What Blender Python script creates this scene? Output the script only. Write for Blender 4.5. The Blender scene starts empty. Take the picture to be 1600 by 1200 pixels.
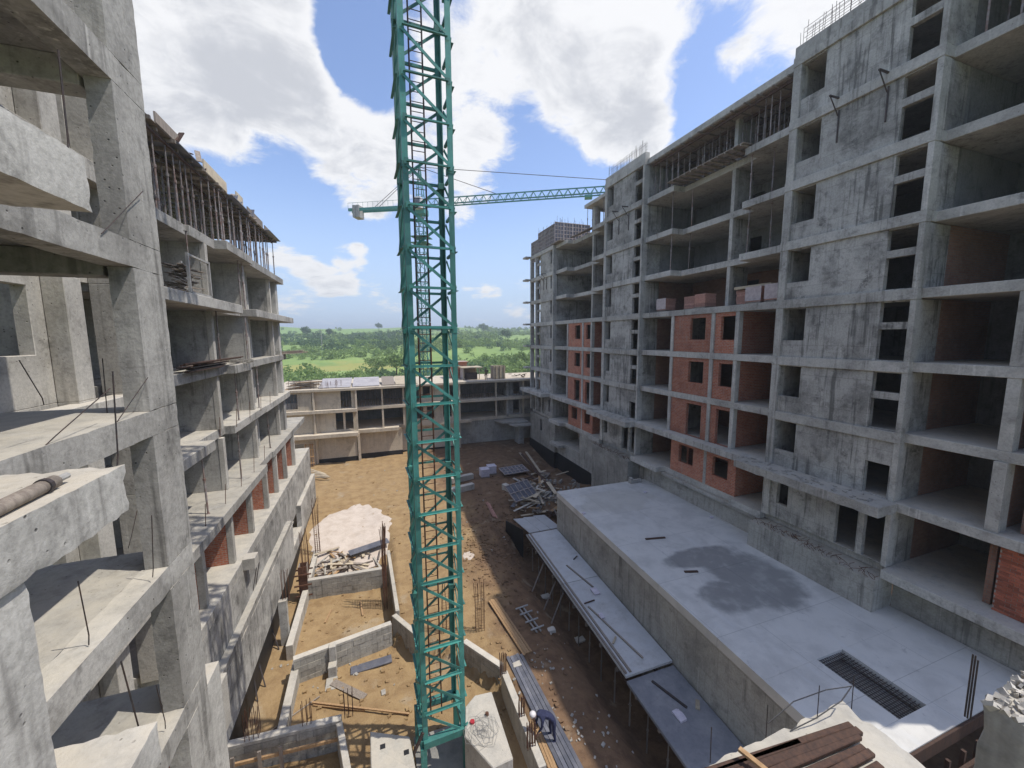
import bpy, math, random
import numpy as np
from mathutils import Vector, Matrix, noise
random.seed(7); rng = np.random.default_rng(7)
S = bpy.context.scene
C = S.collection
EZ = 15.5                      # eye height above the yard; z below is measured from the eye unless noted

# ---------------------------------------------------------------- camera
FPX, PITCH, YAW, ROLL = 610.0, math.radians(6.85), math.radians(19.32), math.radians(-0.3)
cF = Vector((math.sin(YAW)*math.cos(PITCH), math.cos(YAW)*math.cos(PITCH), -math.sin(PITCH)))
_r = Vector((math.cos(YAW), -math.sin(YAW), 0)); _u = _r.cross(cF)
cR = _r*math.cos(ROLL) + _u*math.sin(ROLL); cU = -_r*math.sin(ROLL) + _u*math.cos(ROLL)
cam = bpy.data.objects.new('camera', bpy.data.cameras.new('camera')); C.objects.link(cam)
cam.matrix_world = Matrix(((cR.x, cU.x, -cF.x, 0), (cR.y, cU.y, -cF.y, 0), (cR.z, cU.z, -cF.z, EZ), (0, 0, 0, 1)))
cam.data.sensor_fit = 'HORIZONTAL'; cam.data.sensor_width = 36; cam.data.lens = 36*FPX/1600
cam.data.clip_start = 0.05; cam.data.clip_end = 9000
S.camera = cam
def ray(x, y): return cF + cR*((x-800)/FPX) - cU*((y-600)/FPX)
def atX(x, y, X): d = ray(x, y); return d*(X/d.x)
def atY(x, y, Y): d = ray(x, y); return d*(Y/d.y)
def atZ(x, y, Z): d = ray(x, y); return d*(Z/d.z)

# ---------------------------------------------------------------- light
SUN = Vector((0.48, -0.20, 1.0)).normalized()
ld = bpy.data.lights.new('sun', 'SUN'); ld.energy = 3.4; ld.angle = math.radians(0.53); ld.color = (1.0, 0.95, 0.86)
lo = bpy.data.objects.new('sun', ld); C.objects.link(lo); lo.rotation_euler = SUN.to_track_quat('Z', 'Y').to_euler(); lo.location = (40, -30, 90)

W = bpy.data.worlds.new('World'); S.world = W; W.use_nodes = True
nt = W.node_tree; nt.nodes.clear()
def N(nt, t, **kw):
    n = nt.nodes.new(t)
    for k, v in kw.items():
        if k in n.bl_rna.properties and not k.startswith('i_'): setattr(n, k, v)
    return n
def mth(nt, op, a, b=None, c=None, clamp=False):
    n = nt.nodes.new('ShaderNodeMath'); n.operation = op; n.use_clamp = clamp
    for i, v in enumerate((a, b, c)):
        if v is None: continue
        if isinstance(v, (int, float)): n.inputs[i].default_value = v
        else: nt.links.new(v, n.inputs[i])
    return n.outputs[0]
def vmth(nt, op, a, b=None):
    n = nt.nodes.new('ShaderNodeVectorMath'); n.operation = op
    for i, v in enumerate((a, b)):
        if v is None: continue
        if isinstance(v, (tuple, list, Vector)): n.inputs[i].default_value = v
        else: nt.links.new(v, n.inputs[i])
    return n.outputs['Value'] if op in ('DOT_PRODUCT', 'LENGTH') else n.outputs[0]
def sstep(nt, v, a, b, lo=0.0, hi=1.0):
    n = nt.nodes.new('ShaderNodeMapRange'); n.interpolation_type = 'SMOOTHSTEP'
    nt.links.new(v, n.inputs['Value']); n.inputs['From Min'].default_value = a; n.inputs['From Max'].default_value = b
    n.inputs['To Min'].default_value = lo; n.inputs['To Max'].default_value = hi
    return n.outputs['Result']
def noi(nt, vec, scale, detail=4, rough=0.55, dist=0.0):
    n = nt.nodes.new('ShaderNodeTexNoise'); n.inputs['Scale'].default_value = scale; n.inputs['Detail'].default_value = detail
    n.inputs['Roughness'].default_value = rough; n.inputs['Distortion'].default_value = dist
    if vec is not None: nt.links.new(vec, n.inputs['Vector'])
    return n.outputs['Fac']
def mixc(nt, f, a, b, bt='MIX'):
    n = nt.nodes.new('ShaderNodeMix'); n.data_type = 'RGBA'; n.blend_type = bt
    if isinstance(f, (int, float)): n.inputs[0].default_value = f
    else: nt.links.new(f, n.inputs[0])
    for i, v in ((6, a), (7, b)):
        if isinstance(v, (tuple, list)): n.inputs[i].default_value = (*v[:3], 1)
        else: nt.links.new(v, n.inputs[i])
    return n.outputs[2]

sky = nt.nodes.new('ShaderNodeTexSky'); sky.sky_type = 'NISHITA'; sky.sun_disc = False
sky.sun_elevation = math.asin(SUN.z); sky.sun_rotation = math.atan2(SUN.x, SUN.y)
sky.altitude = 200; sky.air_density = 1.0; sky.dust_density = 0.8; sky.ozone_density = 1.5
tc = nt.nodes.new('ShaderNodeTexCoord'); D = tc.outputs['Generated']
sp = nt.nodes.new('ShaderNodeSeparateXYZ'); nt.links.new(D, sp.inputs[0])
zz = mth(nt, 'ADD', mth(nt, 'MAXIMUM', sp.outputs['Z'], 0.0), 0.22)
cmb = nt.nodes.new('ShaderNodeCombineXYZ')
nt.links.new(mth(nt, 'DIVIDE', sp.outputs['X'], zz), cmb.inputs[0]); nt.links.new(mth(nt, 'DIVIDE', sp.outputs['Y'], zz), cmb.inputs[1])
P = cmb.outputs[0]
n0 = noi(nt, P, .9, 3, .5, .2); n1 = noi(nt, P, 2.4, 12, .62, .55); n2 = noi(nt, P, 8.0, 9, .65, .5)
field = mth(nt, 'ADD', mth(nt, 'MULTIPLY', mth(nt, 'SUBTRACT', n1, .5), 3.1), mth(nt, 'MULTIPLY', mth(nt, 'SUBTRACT', n2, .5), 1.5))
field = mth(nt, 'ADD', field, mth(nt, 'MULTIPLY', mth(nt, 'SUBTRACT', n0, .5), 1.0))
field = mth(nt, 'ADD', field, sstep(nt, sp.outputs['Z'], .12, .45, -.22, .06))
# cumulus banks where the photograph shows them: (pixel, radius in degrees, weight); elsewhere the open noise goes on
banks = [((230, 60), 11, .55), ((330, 90), 10, .55), ((430, 60), 8, .5), ((450, 160), 8, .55), ((540, 220), 6.5, .6), ((575, 265), 5, .5), ((310, 180), 6, .35),
         ((760, 262), 4.5, .75), ((730, 300), 3.5, .5), ((800, 70), 9, .55), ((930, 60), 9, .55), ((960, 150), 7, .5), ((1010, 200), 4, .45), ((1150, 25), 5, .4), ((1240, 60), 5, .55),
         ((690, 130), 7, .35), ((700, 230), 4, .3), ((548, 393), 2.0, .85), ((568, 396), 1.5, .6), ((520, 438), 2.4, .6), ((545, 447), 1.6, .4), ((450, 408), 2.4, .6), ((495, 362), 1.3, .5),
         ((742, 454), 1.7, .6), ((770, 455), 1.3, .5), ((560, 322), 2.4, .45), ((800, 482), 1.4, .4), ((730, 352), 1.8, .45), ((820, 440), 1.6, .45), ((460, 470), 2, .45), ((500, 455), 2, .4), ((590, 440), 1.5, .35), ((480, 420), 1.6, .4), ((850, 20), 6, .3), ((1060, 60), 6, .45), ((1030, 150), 5, .4), ((1210, 100), 4, .4), ((900, 200), 3.5, .45), ((940, 245), 2.5, .4),
         ((540, 60), 3.2, -.9), ((580, 90), 4.0, -1.0), ((555, 130), 3.0, -.7), ((1130, 130), 5.5, -.9), ((1060, 120), 3, -.3), ((480, 300), 6, -.75), ((400, 265), 5, -.6), ((860, 330), 9, -.8), ((640, 400), 5, -.5), ((850, 215), 4.5, -.5), ((1085, 30), 2.5, -.4)]
tot = field
for (px, py), rd, w in banks:
    dv = ray(px, py).normalized()
    a = sstep(nt, vmth(nt, 'DOT_PRODUCT', D, dv), math.cos(math.radians(rd*1.5)), math.cos(math.radians(rd*.15)), 0, w*(.8 if w > 0 and rd > 3 else 1.1))
    tot = mth(nt, 'ADD', tot, a)
mask = sstep(nt, tot, -.02, .62)
mask = mth(nt, 'MULTIPLY', mask, sstep(nt, sp.outputs['Z'], 0.0, .06))
dens = sstep(nt, mth(nt, 'ADD', tot, mth(nt, 'MULTIPLY', mth(nt, 'SUBTRACT', noi(nt, P, 4.2, 9, .62, .6), .5), 4.2)), .5, 2.1)
ccol = mixc(nt, dens, (6.2, 6.2, 6.25), (4.0, 4.1, 4.35))
hz = sstep(nt, sp.outputs['Z'], -.02, .36, 1.0, 0.0)
base = mixc(nt, mth(nt, 'MULTIPLY', hz, .92), mixc(nt, 1.0, sky.outputs[0], (1.36, 1.32, 1.42), 'MULTIPLY'), (3.25, 4.2, 5.7))
fin = mixc(nt, mth(nt, 'MULTIPLY', mask, .96), base, ccol)
bg = nt.nodes.new('ShaderNodeBackground'); bg.inputs['Strength'].default_value = 0.13
out = nt.nodes.new('ShaderNodeOutputWorld'); nt.links.new(fin, bg.inputs[0]); nt.links.new(bg.outputs[0], out.inputs[0])

S.view_settings.view_transform = 'Standard'; S.view_settings.look = 'None'; S.view_settings.exposure = 0.3; S.view_settings.gamma = 1.0
S.view_settings.use_curve_mapping = False
S.render.engine = 'CYCLES'; S.cycles.use_denoising = True; S.cycles.max_bounces = 6; S.cycles.diffuse_bounces = 4
S.cycles.caustics_reflective = False; S.cycles.caustics_refractive = False

# ---------------------------------------------------------------- materials
MATS = {}
def newmat(name):
    m = bpy.data.materials.new(name); m.use_nodes = True; t = m.node_tree; t.nodes.clear()
    b = t.nodes.new('ShaderNodeBsdfPrincipled'); o = t.nodes.new('ShaderNodeOutputMaterial'); t.links.new(b.outputs[0], o.inputs[0])
    MATS[name] = m
    return m, t, b
def wpos(t):
    g = t.nodes.new('ShaderNodeNewGeometry'); return g.outputs['Position']
def scl(t, v, s): return vmth(t, 'MULTIPLY', v, s)
def bump(t, b, h, strength, dist):
    n = t.nodes.new('ShaderNodeBump'); n.inputs['Strength'].default_value = strength; n.inputs['Distance'].default_value = dist
    t.links.new(h, n.inputs['Height']); t.links.new(n.outputs[0], b.inputs['Normal'])
def orand(t):
    n = t.nodes.new('ShaderNodeObjectInfo'); return n.outputs['Random']
def concrete(name, col, dark, streak=.5, blot=.5, pits=.5, boards=.0, dust=None, rnd=.12):
    m, t, b = newmat(name); p = wpos(t)
    big = noi(t, p, .55, 3, .62, .3); mid = noi(t, p, 2.3, 5, .66, .4); fine = noi(t, p, 14, 3, .7)
    st = noi(t, scl(t, p, (5.0, 5.0, .28)), 1.0, 3, .6); st2 = noi(t, p, .32, 1, .5)
    f = sstep(t, big, .38, .66); f = mth(t, 'MULTIPLY', f, blot)
    f2 = mth(t, 'MULTIPLY', sstep(t, mid, .46, .72), blot*.8)
    s = mth(t, 'MULTIPLY', mth(t, 'MULTIPLY', sstep(t, st, .5, .74), sstep(t, st2, .42, .6)), streak)
    tot = mth(t, 'ADD', mth(t, 'ADD', mth(t, 'MULTIPLY', f, .55), mth(t, 'MULTIPLY', f2, .5)), s, None, True)
    cc = mixc(t, tot, col, dark)
    drip = mth(t, 'MULTIPLY', sstep(t, noi(t, scl(t, p, (7.5, 7.5, .16)), 1.0, 2, .55), .6, .74), sstep(t, noi(t, p, .45, 1, .5), .45, .6, 0, streak*.55))
    cc = mixc(t, drip, cc, tuple(min(.75, x*1.5) for x in col))
    grime = mth(t, 'MULTIPLY', sstep(t, noi(t, p, 1.0, 6, .7, .25), .5, .72), sstep(t, noi(t, p, 4.2, 3, .7), .4, .6))
    cc = mixc(t, mth(t, 'MULTIPLY', grime, blot*.75), cc, tuple(x*.5 for x in dark))
    cc = mixc(t, sstep(t, fine, .35, .75, 0.0, .32), cc, tuple(x*.55 for x in dark))
    cc = mixc(t, sstep(t, noi(t, p, 5.5, 2, .6), .58, .8, 0, .25), cc, tuple(min(.8, x*1.35) for x in col))
    vo = t.nodes.new('ShaderNodeTexVoronoi'); vo.inputs['Scale'].default_value = 7.0; vo.inputs['Randomness'].default_value = 1.0; t.links.new(p, vo.inputs['Vector'])
    pit = mth(t, 'MULTIPLY', sstep(t, vo.outputs['Distance'], .05, .14, 1, 0), sstep(t, big, .45, .55))
    cc = mixc(t, mth(t, 'MULTIPLY', pit, pits), cc, tuple(x*.35 for x in dark))
    if boards:
        sx = t.nodes.new('ShaderNodeSeparateXYZ'); t.links.new(p, sx.inputs[0])
        cx = t.nodes.new('ShaderNodeCombineXYZ'); t.links.new(mth(t, 'ADD', sx.outputs[0], sx.outputs[1]), cx.inputs[0]); t.links.new(sx.outputs[2], cx.inputs[1])
        br = t.nodes.new('ShaderNodeTexBrick'); t.links.new(cx.outputs[0], br.inputs['Vector'])
        br.inputs['Scale'].default_value = 1.0; br.inputs['Brick Width'].default_value = 1.22; br.inputs['Row Height'].default_value = 1.5
        br.inputs['Mortar Size'].default_value = .018; br.inputs['Mortar Smooth'].default_value = .6
        br.inputs['Color1'].default_value = (1, 1, 1, 1); br.inputs['Color2'].default_value = (.72, .72, .72, 1); br.inputs['Mortar'].default_value = (.3, .3, .3, 1)
        cc = mixc(t, boards, cc, br.outputs['Color'], 'MULTIPLY')
    if dust:
        gn = t.nodes.new('ShaderNodeNewGeometry'); sz = t.nodes.new('ShaderNodeSeparateXYZ'); t.links.new(gn.outputs['Normal'], sz.inputs[0])
        cc = mixc(t, mth(t, 'MULTIPLY', sstep(t, sz.outputs[2], .5, .9), sstep(t, noi(t, p, 1.7, 4, .65), .25, .75, .25, .9)), cc, dust)
    r = orand(t)
    hsv = t.nodes.new('ShaderNodeHueSaturation'); t.links.new(cc, hsv.inputs['Color'])
    t.links.new(mth(t, 'MULTIPLY_ADD', r, rnd*2, 1-rnd), hsv.inputs['Value'])
    t.links.new(hsv.outputs[0], b.inputs['Base Color']); b.inputs['Roughness'].default_value = .88; b.inputs['Specular IOR Level'].default_value = .25
    bump(t, b, mth(t, 'ADD', mth(t, 'MULTIPLY', fine, .6), mth(t, 'SUBTRACT', mid, mth(t, 'MULTIPLY', pit, 1.2))), .55, .02)
    return m
DUST = (.50, .45, .37)
concrete('conc_light', (.50, .485, .45), (.22, .21, .195), .8, .85, .8, 0, DUST)
concrete('conc_wall', (.47, .455, .425), (.16, .155, .145), 1.0, 1.15, .9, .38, DUST)
concrete('conc_warm', (.43, .415, .385), (.19, .182, .168), 1.0, 1.05, 1.0, .16, (.50, .46, .385))
concrete('conc_pale', (.49, .465, .42), (.26, .245, .22), .7, .8, .6, 0, (.57, .52, .44))
concrete('conc_sunny', (.60, .52, .41), (.36, .31, .25), .6, .7, .5, 0, (.62, .54, .43))  # warm sunlight put into the colour of the far block's concrete
concrete('conc_dark', (.25, .25, .25), (.12, .12, .12), .7, .8, .6, 0, (.34, .32, .28))  # dark concrete; the shade of deep rooms is put into the inner walls' colour
concrete('conc_base', (.44, .42, .375), (.20, .19, .17), .8, .8, .6, .35, DUST)
concrete('conc_deck', (.50, .49, .475), (.28, .275, .265), .15, .75, .4, 0, (.48, .49, .50))

def brickmat(name, c1, c2, mortar, scale=1.0):
    m, t, b = newmat(name); p = wpos(t)
    sx = t.nodes.new('ShaderNodeSeparateXYZ'); t.links.new(p, sx.inputs[0])
    cx = t.nodes.new('ShaderNodeCombineXYZ'); t.links.new(mth(t, 'ADD', sx.outputs[0], sx.outputs[1]), cx.inputs[0]); t.links.new(sx.outputs[2], cx.inputs[1])
    br = t.nodes.new('ShaderNodeTexBrick'); t.links.new(cx.outputs[0], br.inputs['Vector'])
    br.inputs['Scale'].default_value = 1.0; br.inputs['Brick Width'].default_value = .26*scale; br.inputs['Row Height'].default_value = .1*scale
    br.inputs['Mortar Size'].default_value = .011*scale; br.inputs['Mortar Smooth'].default_value = .2; br.inputs['Bias'].default_value = -.1
    br.inputs['Color1'].default_value = (*c1, 1); br.inputs['Color2'].default_value = (*c2, 1); br.inputs['Mortar'].default_value = (*mortar, 1)
    cc = mixc(t, sstep(t, noi(t, p, .9, 5, .6), .42, .7, 0, .5), br.outputs['Color'], tuple(x*.55 for x in c1))
    cc = mixc(t, sstep(t, noi(t, p, 9, 5, .7), .45, .8, 0, .55), cc, tuple(min(.6, x*1.3+.03) for x in mortar))
    cc = mixc(t, sstep(t, noi(t, scl(t, p, (3, 3, .7)), 1.0, 6, .7), .55, .72, 0, .55), cc, tuple(x*.9 for x in mortar))
    h2 = t.nodes.new('ShaderNodeHueSaturation'); t.links.new(cc, h2.inputs['Color']); t.links.new(mth(t, 'MULTIPLY_ADD', orand(t), .4, .8), h2.inputs['Value']); cc = h2.outputs[0]
    t.links.new(cc, b.inputs['Base Color']); b.inputs['Roughness'].default_value = .9
    bump(t, b, mth(t, 'SUBTRACT', mth(t, 'MULTIPLY', noi(t, p, 20, 4), .3), br.outputs['Fac']), .8, .012)
brickmat('brick_red', (.36, .10, .05), (.47, .165, .085), (.33, .27, .23))
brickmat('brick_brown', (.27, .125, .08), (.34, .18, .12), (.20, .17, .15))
brickmat('block_grey', (.34, .33, .30), (.42, .40, .36), (.26, .25, .23), 2.2)

def simple(name, col, col2=None, rough=.7, sc=3.0, metal=0.0, stretch=None, bmp=.3, rnd=.0, spec=.4):
    m, t, b = newmat(name); p = wpos(t)
    if stretch:
        tcn = t.nodes.new('ShaderNodeTexCoord'); p = scl(t, tcn.outputs['Object'], stretch)
    n = noi(t, p, sc, 6, .65, .3); cc = mixc(t, sstep(t, n, .35, .7), col, col2 or tuple(x*.7 for x in col))
    cc = mixc(t, sstep(t, noi(t, p, sc*6, 4, .7), .45, .8, 0, .35), cc, tuple(x*.5 for x in col))
    if rnd:
        hsv = t.nodes.new('ShaderNodeHueSaturation'); t.links.new(cc, hsv.inputs['Color']); t.links.new(mth(t, 'MULTIPLY_ADD', orand(t), rnd*2, 1-rnd), hsv.inputs['Value']); cc = hsv.outputs[0]
    t.links.new(cc, b.inputs['Base Color']); b.inputs['Roughness'].default_value = rough; b.inputs['Metallic'].default_value = metal
    b.inputs['Specular IOR Level'].default_value = spec
    if bmp: bump(t, b, noi(t, p, sc*8, 4, .7), bmp, .01)
    return m
simple('bitumen', (.012, .012, .014), (.022, .021, .022), .6, 1.5)
simple('steel_rust', (.16, .075, .045), (.085, .045, .032), .75, 9, .2)
simple('steel_dark', (.045, .042, .045), (.09, .06, .05), .6, 6, .3)
simple('prop_steel', (.27, .25, .245), (.17, .10, .08), .6, 4, .2, rnd=.35)
simple('wood_new', (.42, .27, .14), (.30, .18, .09), .8, 2, 0, (8, 8, .8), rnd=.2)
simple('wood_old', (.27, .23, .19), (.16, .13, .11), .85, 2, 0, (8, 8, .8), rnd=.3)
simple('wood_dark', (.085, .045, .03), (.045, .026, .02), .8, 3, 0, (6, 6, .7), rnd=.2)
simple('ply_film', (.10, .105, .13), (.17, .17, .19), .45, 1.5, rnd=.2)
simple('ply_grey', (.40, .38, .38), (.30, .28, .29), .6, 1.2, rnd=.1)
simple('deck_film', (.19, .195, .215), (.28, .28, .29), .5, 1.2)
simple('ply_pale', (.52, .44, .32), (.40, .33, .24), .8, 2, rnd=.2)
simple('form_frame', (.42, .38, .36), (.28, .22, .2), .7, 4, rnd=.15)
simple('white_pack', (.62, .58, .64), (.5, .46, .52), .5, 4)
simple('rubble', (.46, .43, .38), (.28, .26, .23), .95, 6, rnd=.3)
simple('pallet_brick', (.44, .24, .19), (.33, .17, .13), .9, 9, rnd=.2)
simple('film_wrap', (.45, .38, .38), (.33, .27, .27), .35, 5)
simple('cable', (.03, .03, .035), None, .6, 5, bmp=0)
simple('red_plastic', (.42, .03, .04), None, .5, 4, bmp=0)
simple('blue_cloth', (.022, .026, .062), (.035, .04, .09), .9, 14)
simple('brown_cloth', (.09, .065, .05), (.13, .09, .07), .9, 14)
simple('skin', (.35, .20, .14), (.30, .17, .12), .6, 9, bmp=0)
simple('helmet', (.72, .68, .68), (.62, .58, .58), .4, 3, bmp=0)
simple('crane_grey', (.36, .35, .33), (.27, .26, .25), .7, 3)
# weathered turquoise paint
m, t, b = newmat('crane_green'); p = wpos(t)
cc = mixc(t, sstep(t, noi(t, p, 2.2, 6, .65, .3), .35, .7), (.028, .19, .16), (.045, .25, .215))
cc = mixc(t, sstep(t, noi(t, scl(t, p, (9, 9, 1.2)), 1.0, 5, .7), .56, .74, 0, .75), cc, (.12, .34, .32))
cc = mixc(t, sstep(t, noi(t, p, 13, 5, .7), .59, .7, 0, .85), cc, (.12, .07, .042))
cc = mixc(t, sstep(t, noi(t, p, .8, 4, .6), .5, .75, 0, .45), cc, (.03, .13, .13))
cc = mixc(t, sstep(t, noi(t, p, 5, 7, .75, .5), .6, .7, 0, .8), cc, (.16, .22, .19))
h2 = t.nodes.new('ShaderNodeHueSaturation'); t.links.new(cc, h2.inputs['Color']); t.links.new(mth(t, 'MULTIPLY_ADD', orand(t), .6, .68), h2.inputs['Value']); h2.inputs['Saturation'].default_value = .92; cc = h2.outputs[0]
t.links.new(cc, b.inputs['Base Color']); b.inputs['Roughness'].default_value = .55; bump(t, b, noi(t, p, 30, 3), .2, .005)

# ---------------------------------------------------------------- mesh helpers
ORG = {}
def thing(name, loc, label, cat, group=None):
    o = bpy.data.objects.new(name, None); C.objects.link(o); o.empty_display_size = .3
    o.location = (loc[0], loc[1], loc[2]+EZ); ORG[o] = Vector(loc)
    return tag(o, label, cat, group)
def tag(o, label=None, cat=None, group=None, kind=None):
    if label: o['label'] = label
    if cat: o['category'] = cat
    if group: o['group'] = group
    if kind: o['kind'] = kind
    return o
class MB:
    def __init__(s): s.v = []; s.f = []
    def add(s, vs, fs):
        n = len(s.v); s.v += [tuple(v) for v in vs]; s.f += [tuple(i+n for i in f) for f in fs]; return s
    def box(s, x0, x1, y0, y1, z0, z1):
        if x0 > x1: x0, x1 = x1, x0
        if y0 > y1: y0, y1 = y1, y0
        if z0 > z1: z0, z1 = z1, z0
        return s.add([(x0,y0,z0),(x1,y0,z0),(x1,y1,z0),(x0,y1,z0),(x0,y0,z1),(x1,y0,z1),(x1,y1,z1),(x0,y1,z1)],
                     [(3,2,1,0),(4,5,6,7),(0,1,5,4),(1,2,6,5),(2,3,7,6),(3,0,4,7)])
    def bar(s, p, q, w, h=None, up=(0,0,1)):
        p = Vector(p); q = Vector(q); h = w if h is None else h; d = (q-p).normalized(); up = Vector(up)
        if abs(d.dot(up)) > .98: up = Vector((0,1,0)) if abs(d.y) < .9 else Vector((1,0,0))
        a = d.cross(up).normalized()*w/2; b = a.cross(d).normalized()*h/2
        return s.add([p-a-b,p+a-b,p+a+b,p-a+b,q-a-b,q+a-b,q+a+b,q-a+b], [(3,2,1,0),(4,5,6,7),(0,1,5,4),(1,2,6,5),(2,3,7,6),(3,0,4,7)])
    def angle(s, p, q, w, th, ax, ay):
        # L section with flanges along ax and ay
        p = Vector(p); q = Vector(q); ax = Vector(ax); ay = Vector(ay)
        o = [Vector((0,0,0)), ax*w, ax*w+ay*th, ax*th+ay*th, ax*th+ay*w, ay*w]
        vs = [p+k for k in o]+[q+k for k in o]
        fs = [(5,4,3,2,1,0),(6,7,8,9,10,11)]+[(i,(i+1)%6,(i+1)%6+6,i+6) for i in range(6)]
        return s.add(vs, fs)
    def tube(s, pts, r, n=6, r2=None):
        pts = [Vector(p) for p in pts]; m = len(pts); vs = []; fs = []; prev = None
        for i, p in enumerate(pts):
            d = (pts[min(i+1,m-1)]-pts[max(i-1,0)]).normalized()
            up = Vector((0,0,1)) if abs(d.z) < .9 else Vector((1,0,0))
            if prev is not None and prev.cross(d).length > .05: a = (prev - d*prev.dot(d)).normalized()
            else: a = d.cross(up).normalized()
            prev = a; b = d.cross(a); rr = r if r2 is None else r+(r2-r)*i/max(1,m-1)
            vs += [p+(a*math.cos(2*math.pi*k/n)+b*math.sin(2*math.pi*k/n))*rr for k in range(n)]
        for i in range(m-1):
            for k in range(n): fs.append((i*n+k, i*n+(k+1)%n, (i+1)*n+(k+1)%n, (i+1)*n+k))
        fs.append(tuple(range(n))[::-1]); fs.append(tuple((m-1)*n+k for k in range(n)))
        return s.add(vs, fs)
    def prism(s, poly, z0, z1):
        n = len(poly); a = sum(poly[i][0]*poly[(i+1)%n][1]-poly[(i+1)%n][0]*poly[i][1] for i in range(n))
        if a < 0: poly = poly[::-1]
        z1s = z1 if isinstance(z1, (list, tuple)) else [z1]*n
        return s.add([(x,y,z0) for x,y in poly]+[(x,y,z) for (x,y),z in zip(poly,z1s)],
                     [tuple(range(n))[::-1], tuple(range(n,2*n))]+[(i,(i+1)%n,(i+1)%n+n,i+n) for i in range(n)])
    def wall(s, axis, a, th, u0, u1, z0, z1, holes=()):
        # axis 'x': plane x=a..a+th, u is y;  axis 'y': plane y=a..a+th, u is x
        us = sorted({u0,u1,*[min(max(h[i],u0),u1) for h in holes for i in (0,1)]}); zs = sorted({z0,z1,*[min(max(h[i],z0),z1) for h in holes for i in (2,3)]})
        def P(u,z,k): return (a+th*k,u,z) if axis=='x' else (u,a+th*k,z)
        nu, nz = len(us)-1, len(zs)-1
        sol = [[not any(h[0]-1e-6<=us[i] and us[i+1]<=h[1]+1e-6 and h[2]-1e-6<=zs[j] and zs[j+1]<=h[3]+1e-6 for h in holes) for j in range(nz)] for i in range(nu)]
        idx = {}; vs = []; fs = []
        def V(i,j,k):
            if (i,j,k) not in idx: idx[(i,j,k)] = len(vs); vs.append(P(us[i],zs[j],k))
            return idx[(i,j,k)]
        fl = axis == 'x'
        for i in range(nu):
            for j in range(nz):
                if not sol[i][j]: continue
                q = [(V(i,j,0),V(i+1,j,0),V(i+1,j+1,0),V(i,j+1,0)), (V(i,j,1),V(i,j+1,1),V(i+1,j+1,1),V(i+1,j,1))]
                if i==0 or not sol[i-1][j]: q.append((V(i,j,0),V(i,j+1,0),V(i,j+1,1),V(i,j,1)))
                if i==nu-1 or not sol[i+1][j]: q.append((V(i+1,j,1),V(i+1,j+1,1),V(i+1,j+1,0),V(i+1,j,0)))
                if j==0 or not sol[i][j-1]: q.append((V(i,j,1),V(i+1,j,1),V(i+1,j,0),V(i,j,0)))
                if j==nz-1 or not sol[i][j+1]: q.append((V(i,j+1,0),V(i+1,j+1,0),V(i+1,j+1,1),V(i,j+1,1)))
                fs += [f[::-1] if fl else f for f in q]
        return s.add(vs, fs)
    def rough(s, x0, x1, y0, y1, z0, z1, seg=.25, amp=.012, chip=.03):
        # a cast block with a slightly uneven skin and chipped arrises
        n = [max(1, min(60, int(round(l/seg)))) for l in (x1-x0, y1-y0, z1-z0)]; idx = {}; vs = []; fs = []
        def V(i,j,k):
            if (i,j,k) in idx: return idx[(i,j,k)]
            p = Vector((x0+(x1-x0)*i/n[0], y0+(y1-y0)*j/n[1], z0+(z1-z0)*k/n[2]))
            on = (i in (0,n[0]))+(j in (0,n[1]))+(k in (0,n[2]))
            d = noise.noise_vector(p*2.3)*amp + noise.noise_vector(p*7.1)*amp*.6
            if on >= 2:
                c = abs(noise.noise(p*4.7))*1.4+abs(noise.noise(p*13))*.8; c = max(0, c-.35)*chip
                if i in (0,n[0]): d.x += c if i==0 else -c
                if j in (0,n[1]): d.y += c if j==0 else -c
                if k in (0,n[2]): d.z += c if k==0 else -c
            idx[(i,j,k)] = len(vs); vs.append(p+d); return idx[(i,j,k)]
        for a in range(3):
            b, c = (a+1)%3, (a+2)%3
            for side in (0, n[a]):
                for u in range(n[b]):
                    for w in range(n[c]):
                        q = []
                        for du, dw in ((0,0),(1,0),(1,1),(0,1)):
                            ijk = [0,0,0]; ijk[a] = side; ijk[b] = u+du; ijk[c] = w+dw; q.append(V(*ijk))
                        fs.append(tuple(q) if side else tuple(q[::-1]))
        return s.add(vs, fs)
    def build(s, name, mat, parent=None, bevel=0.0, smooth=False, base=None):
        if parent is not None: org = ORG[parent]
        else:
            xs = [v[0] for v in s.v]; ys = [v[1] for v in s.v]
            org = Vector(base) if base else Vector(((min(xs)+max(xs))/2, (min(ys)+max(ys))/2, min(v[2] for v in s.v)))
        me = bpy.data.meshes.new(name); me.from_pydata([(v[0]-org.x, v[1]-org.y, v[2]-org.z) for v in s.v], [], s.f)
        me.materials.append(MATS[mat]); me.update()
        if not smooth and len(s.f) > 40: smooth = True; me.set_sharp_from_angle(angle=.45)
        if smooth: me.polygons.foreach_set('use_smooth', [True]*len(me.polygons))
        o = bpy.data.objects.new(name, me); C.objects.link(o); ORG[o] = org
        if parent is not None: o.parent = parent
        else: o.location = (org.x, org.y, org.z+EZ)
        if bevel:
            bv = o.modifiers.new('bevel', 'BEVEL'); bv.width = bevel; bv.segments = 1; bv.limit_method = 'ANGLE'; bv.angle_limit = .9
        return o
def bx(name, mat, parent, *a, bevel=.012): return MB().box(*a).build(name, mat, parent, bevel)
def zk(k): return 1.884+3*k
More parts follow.
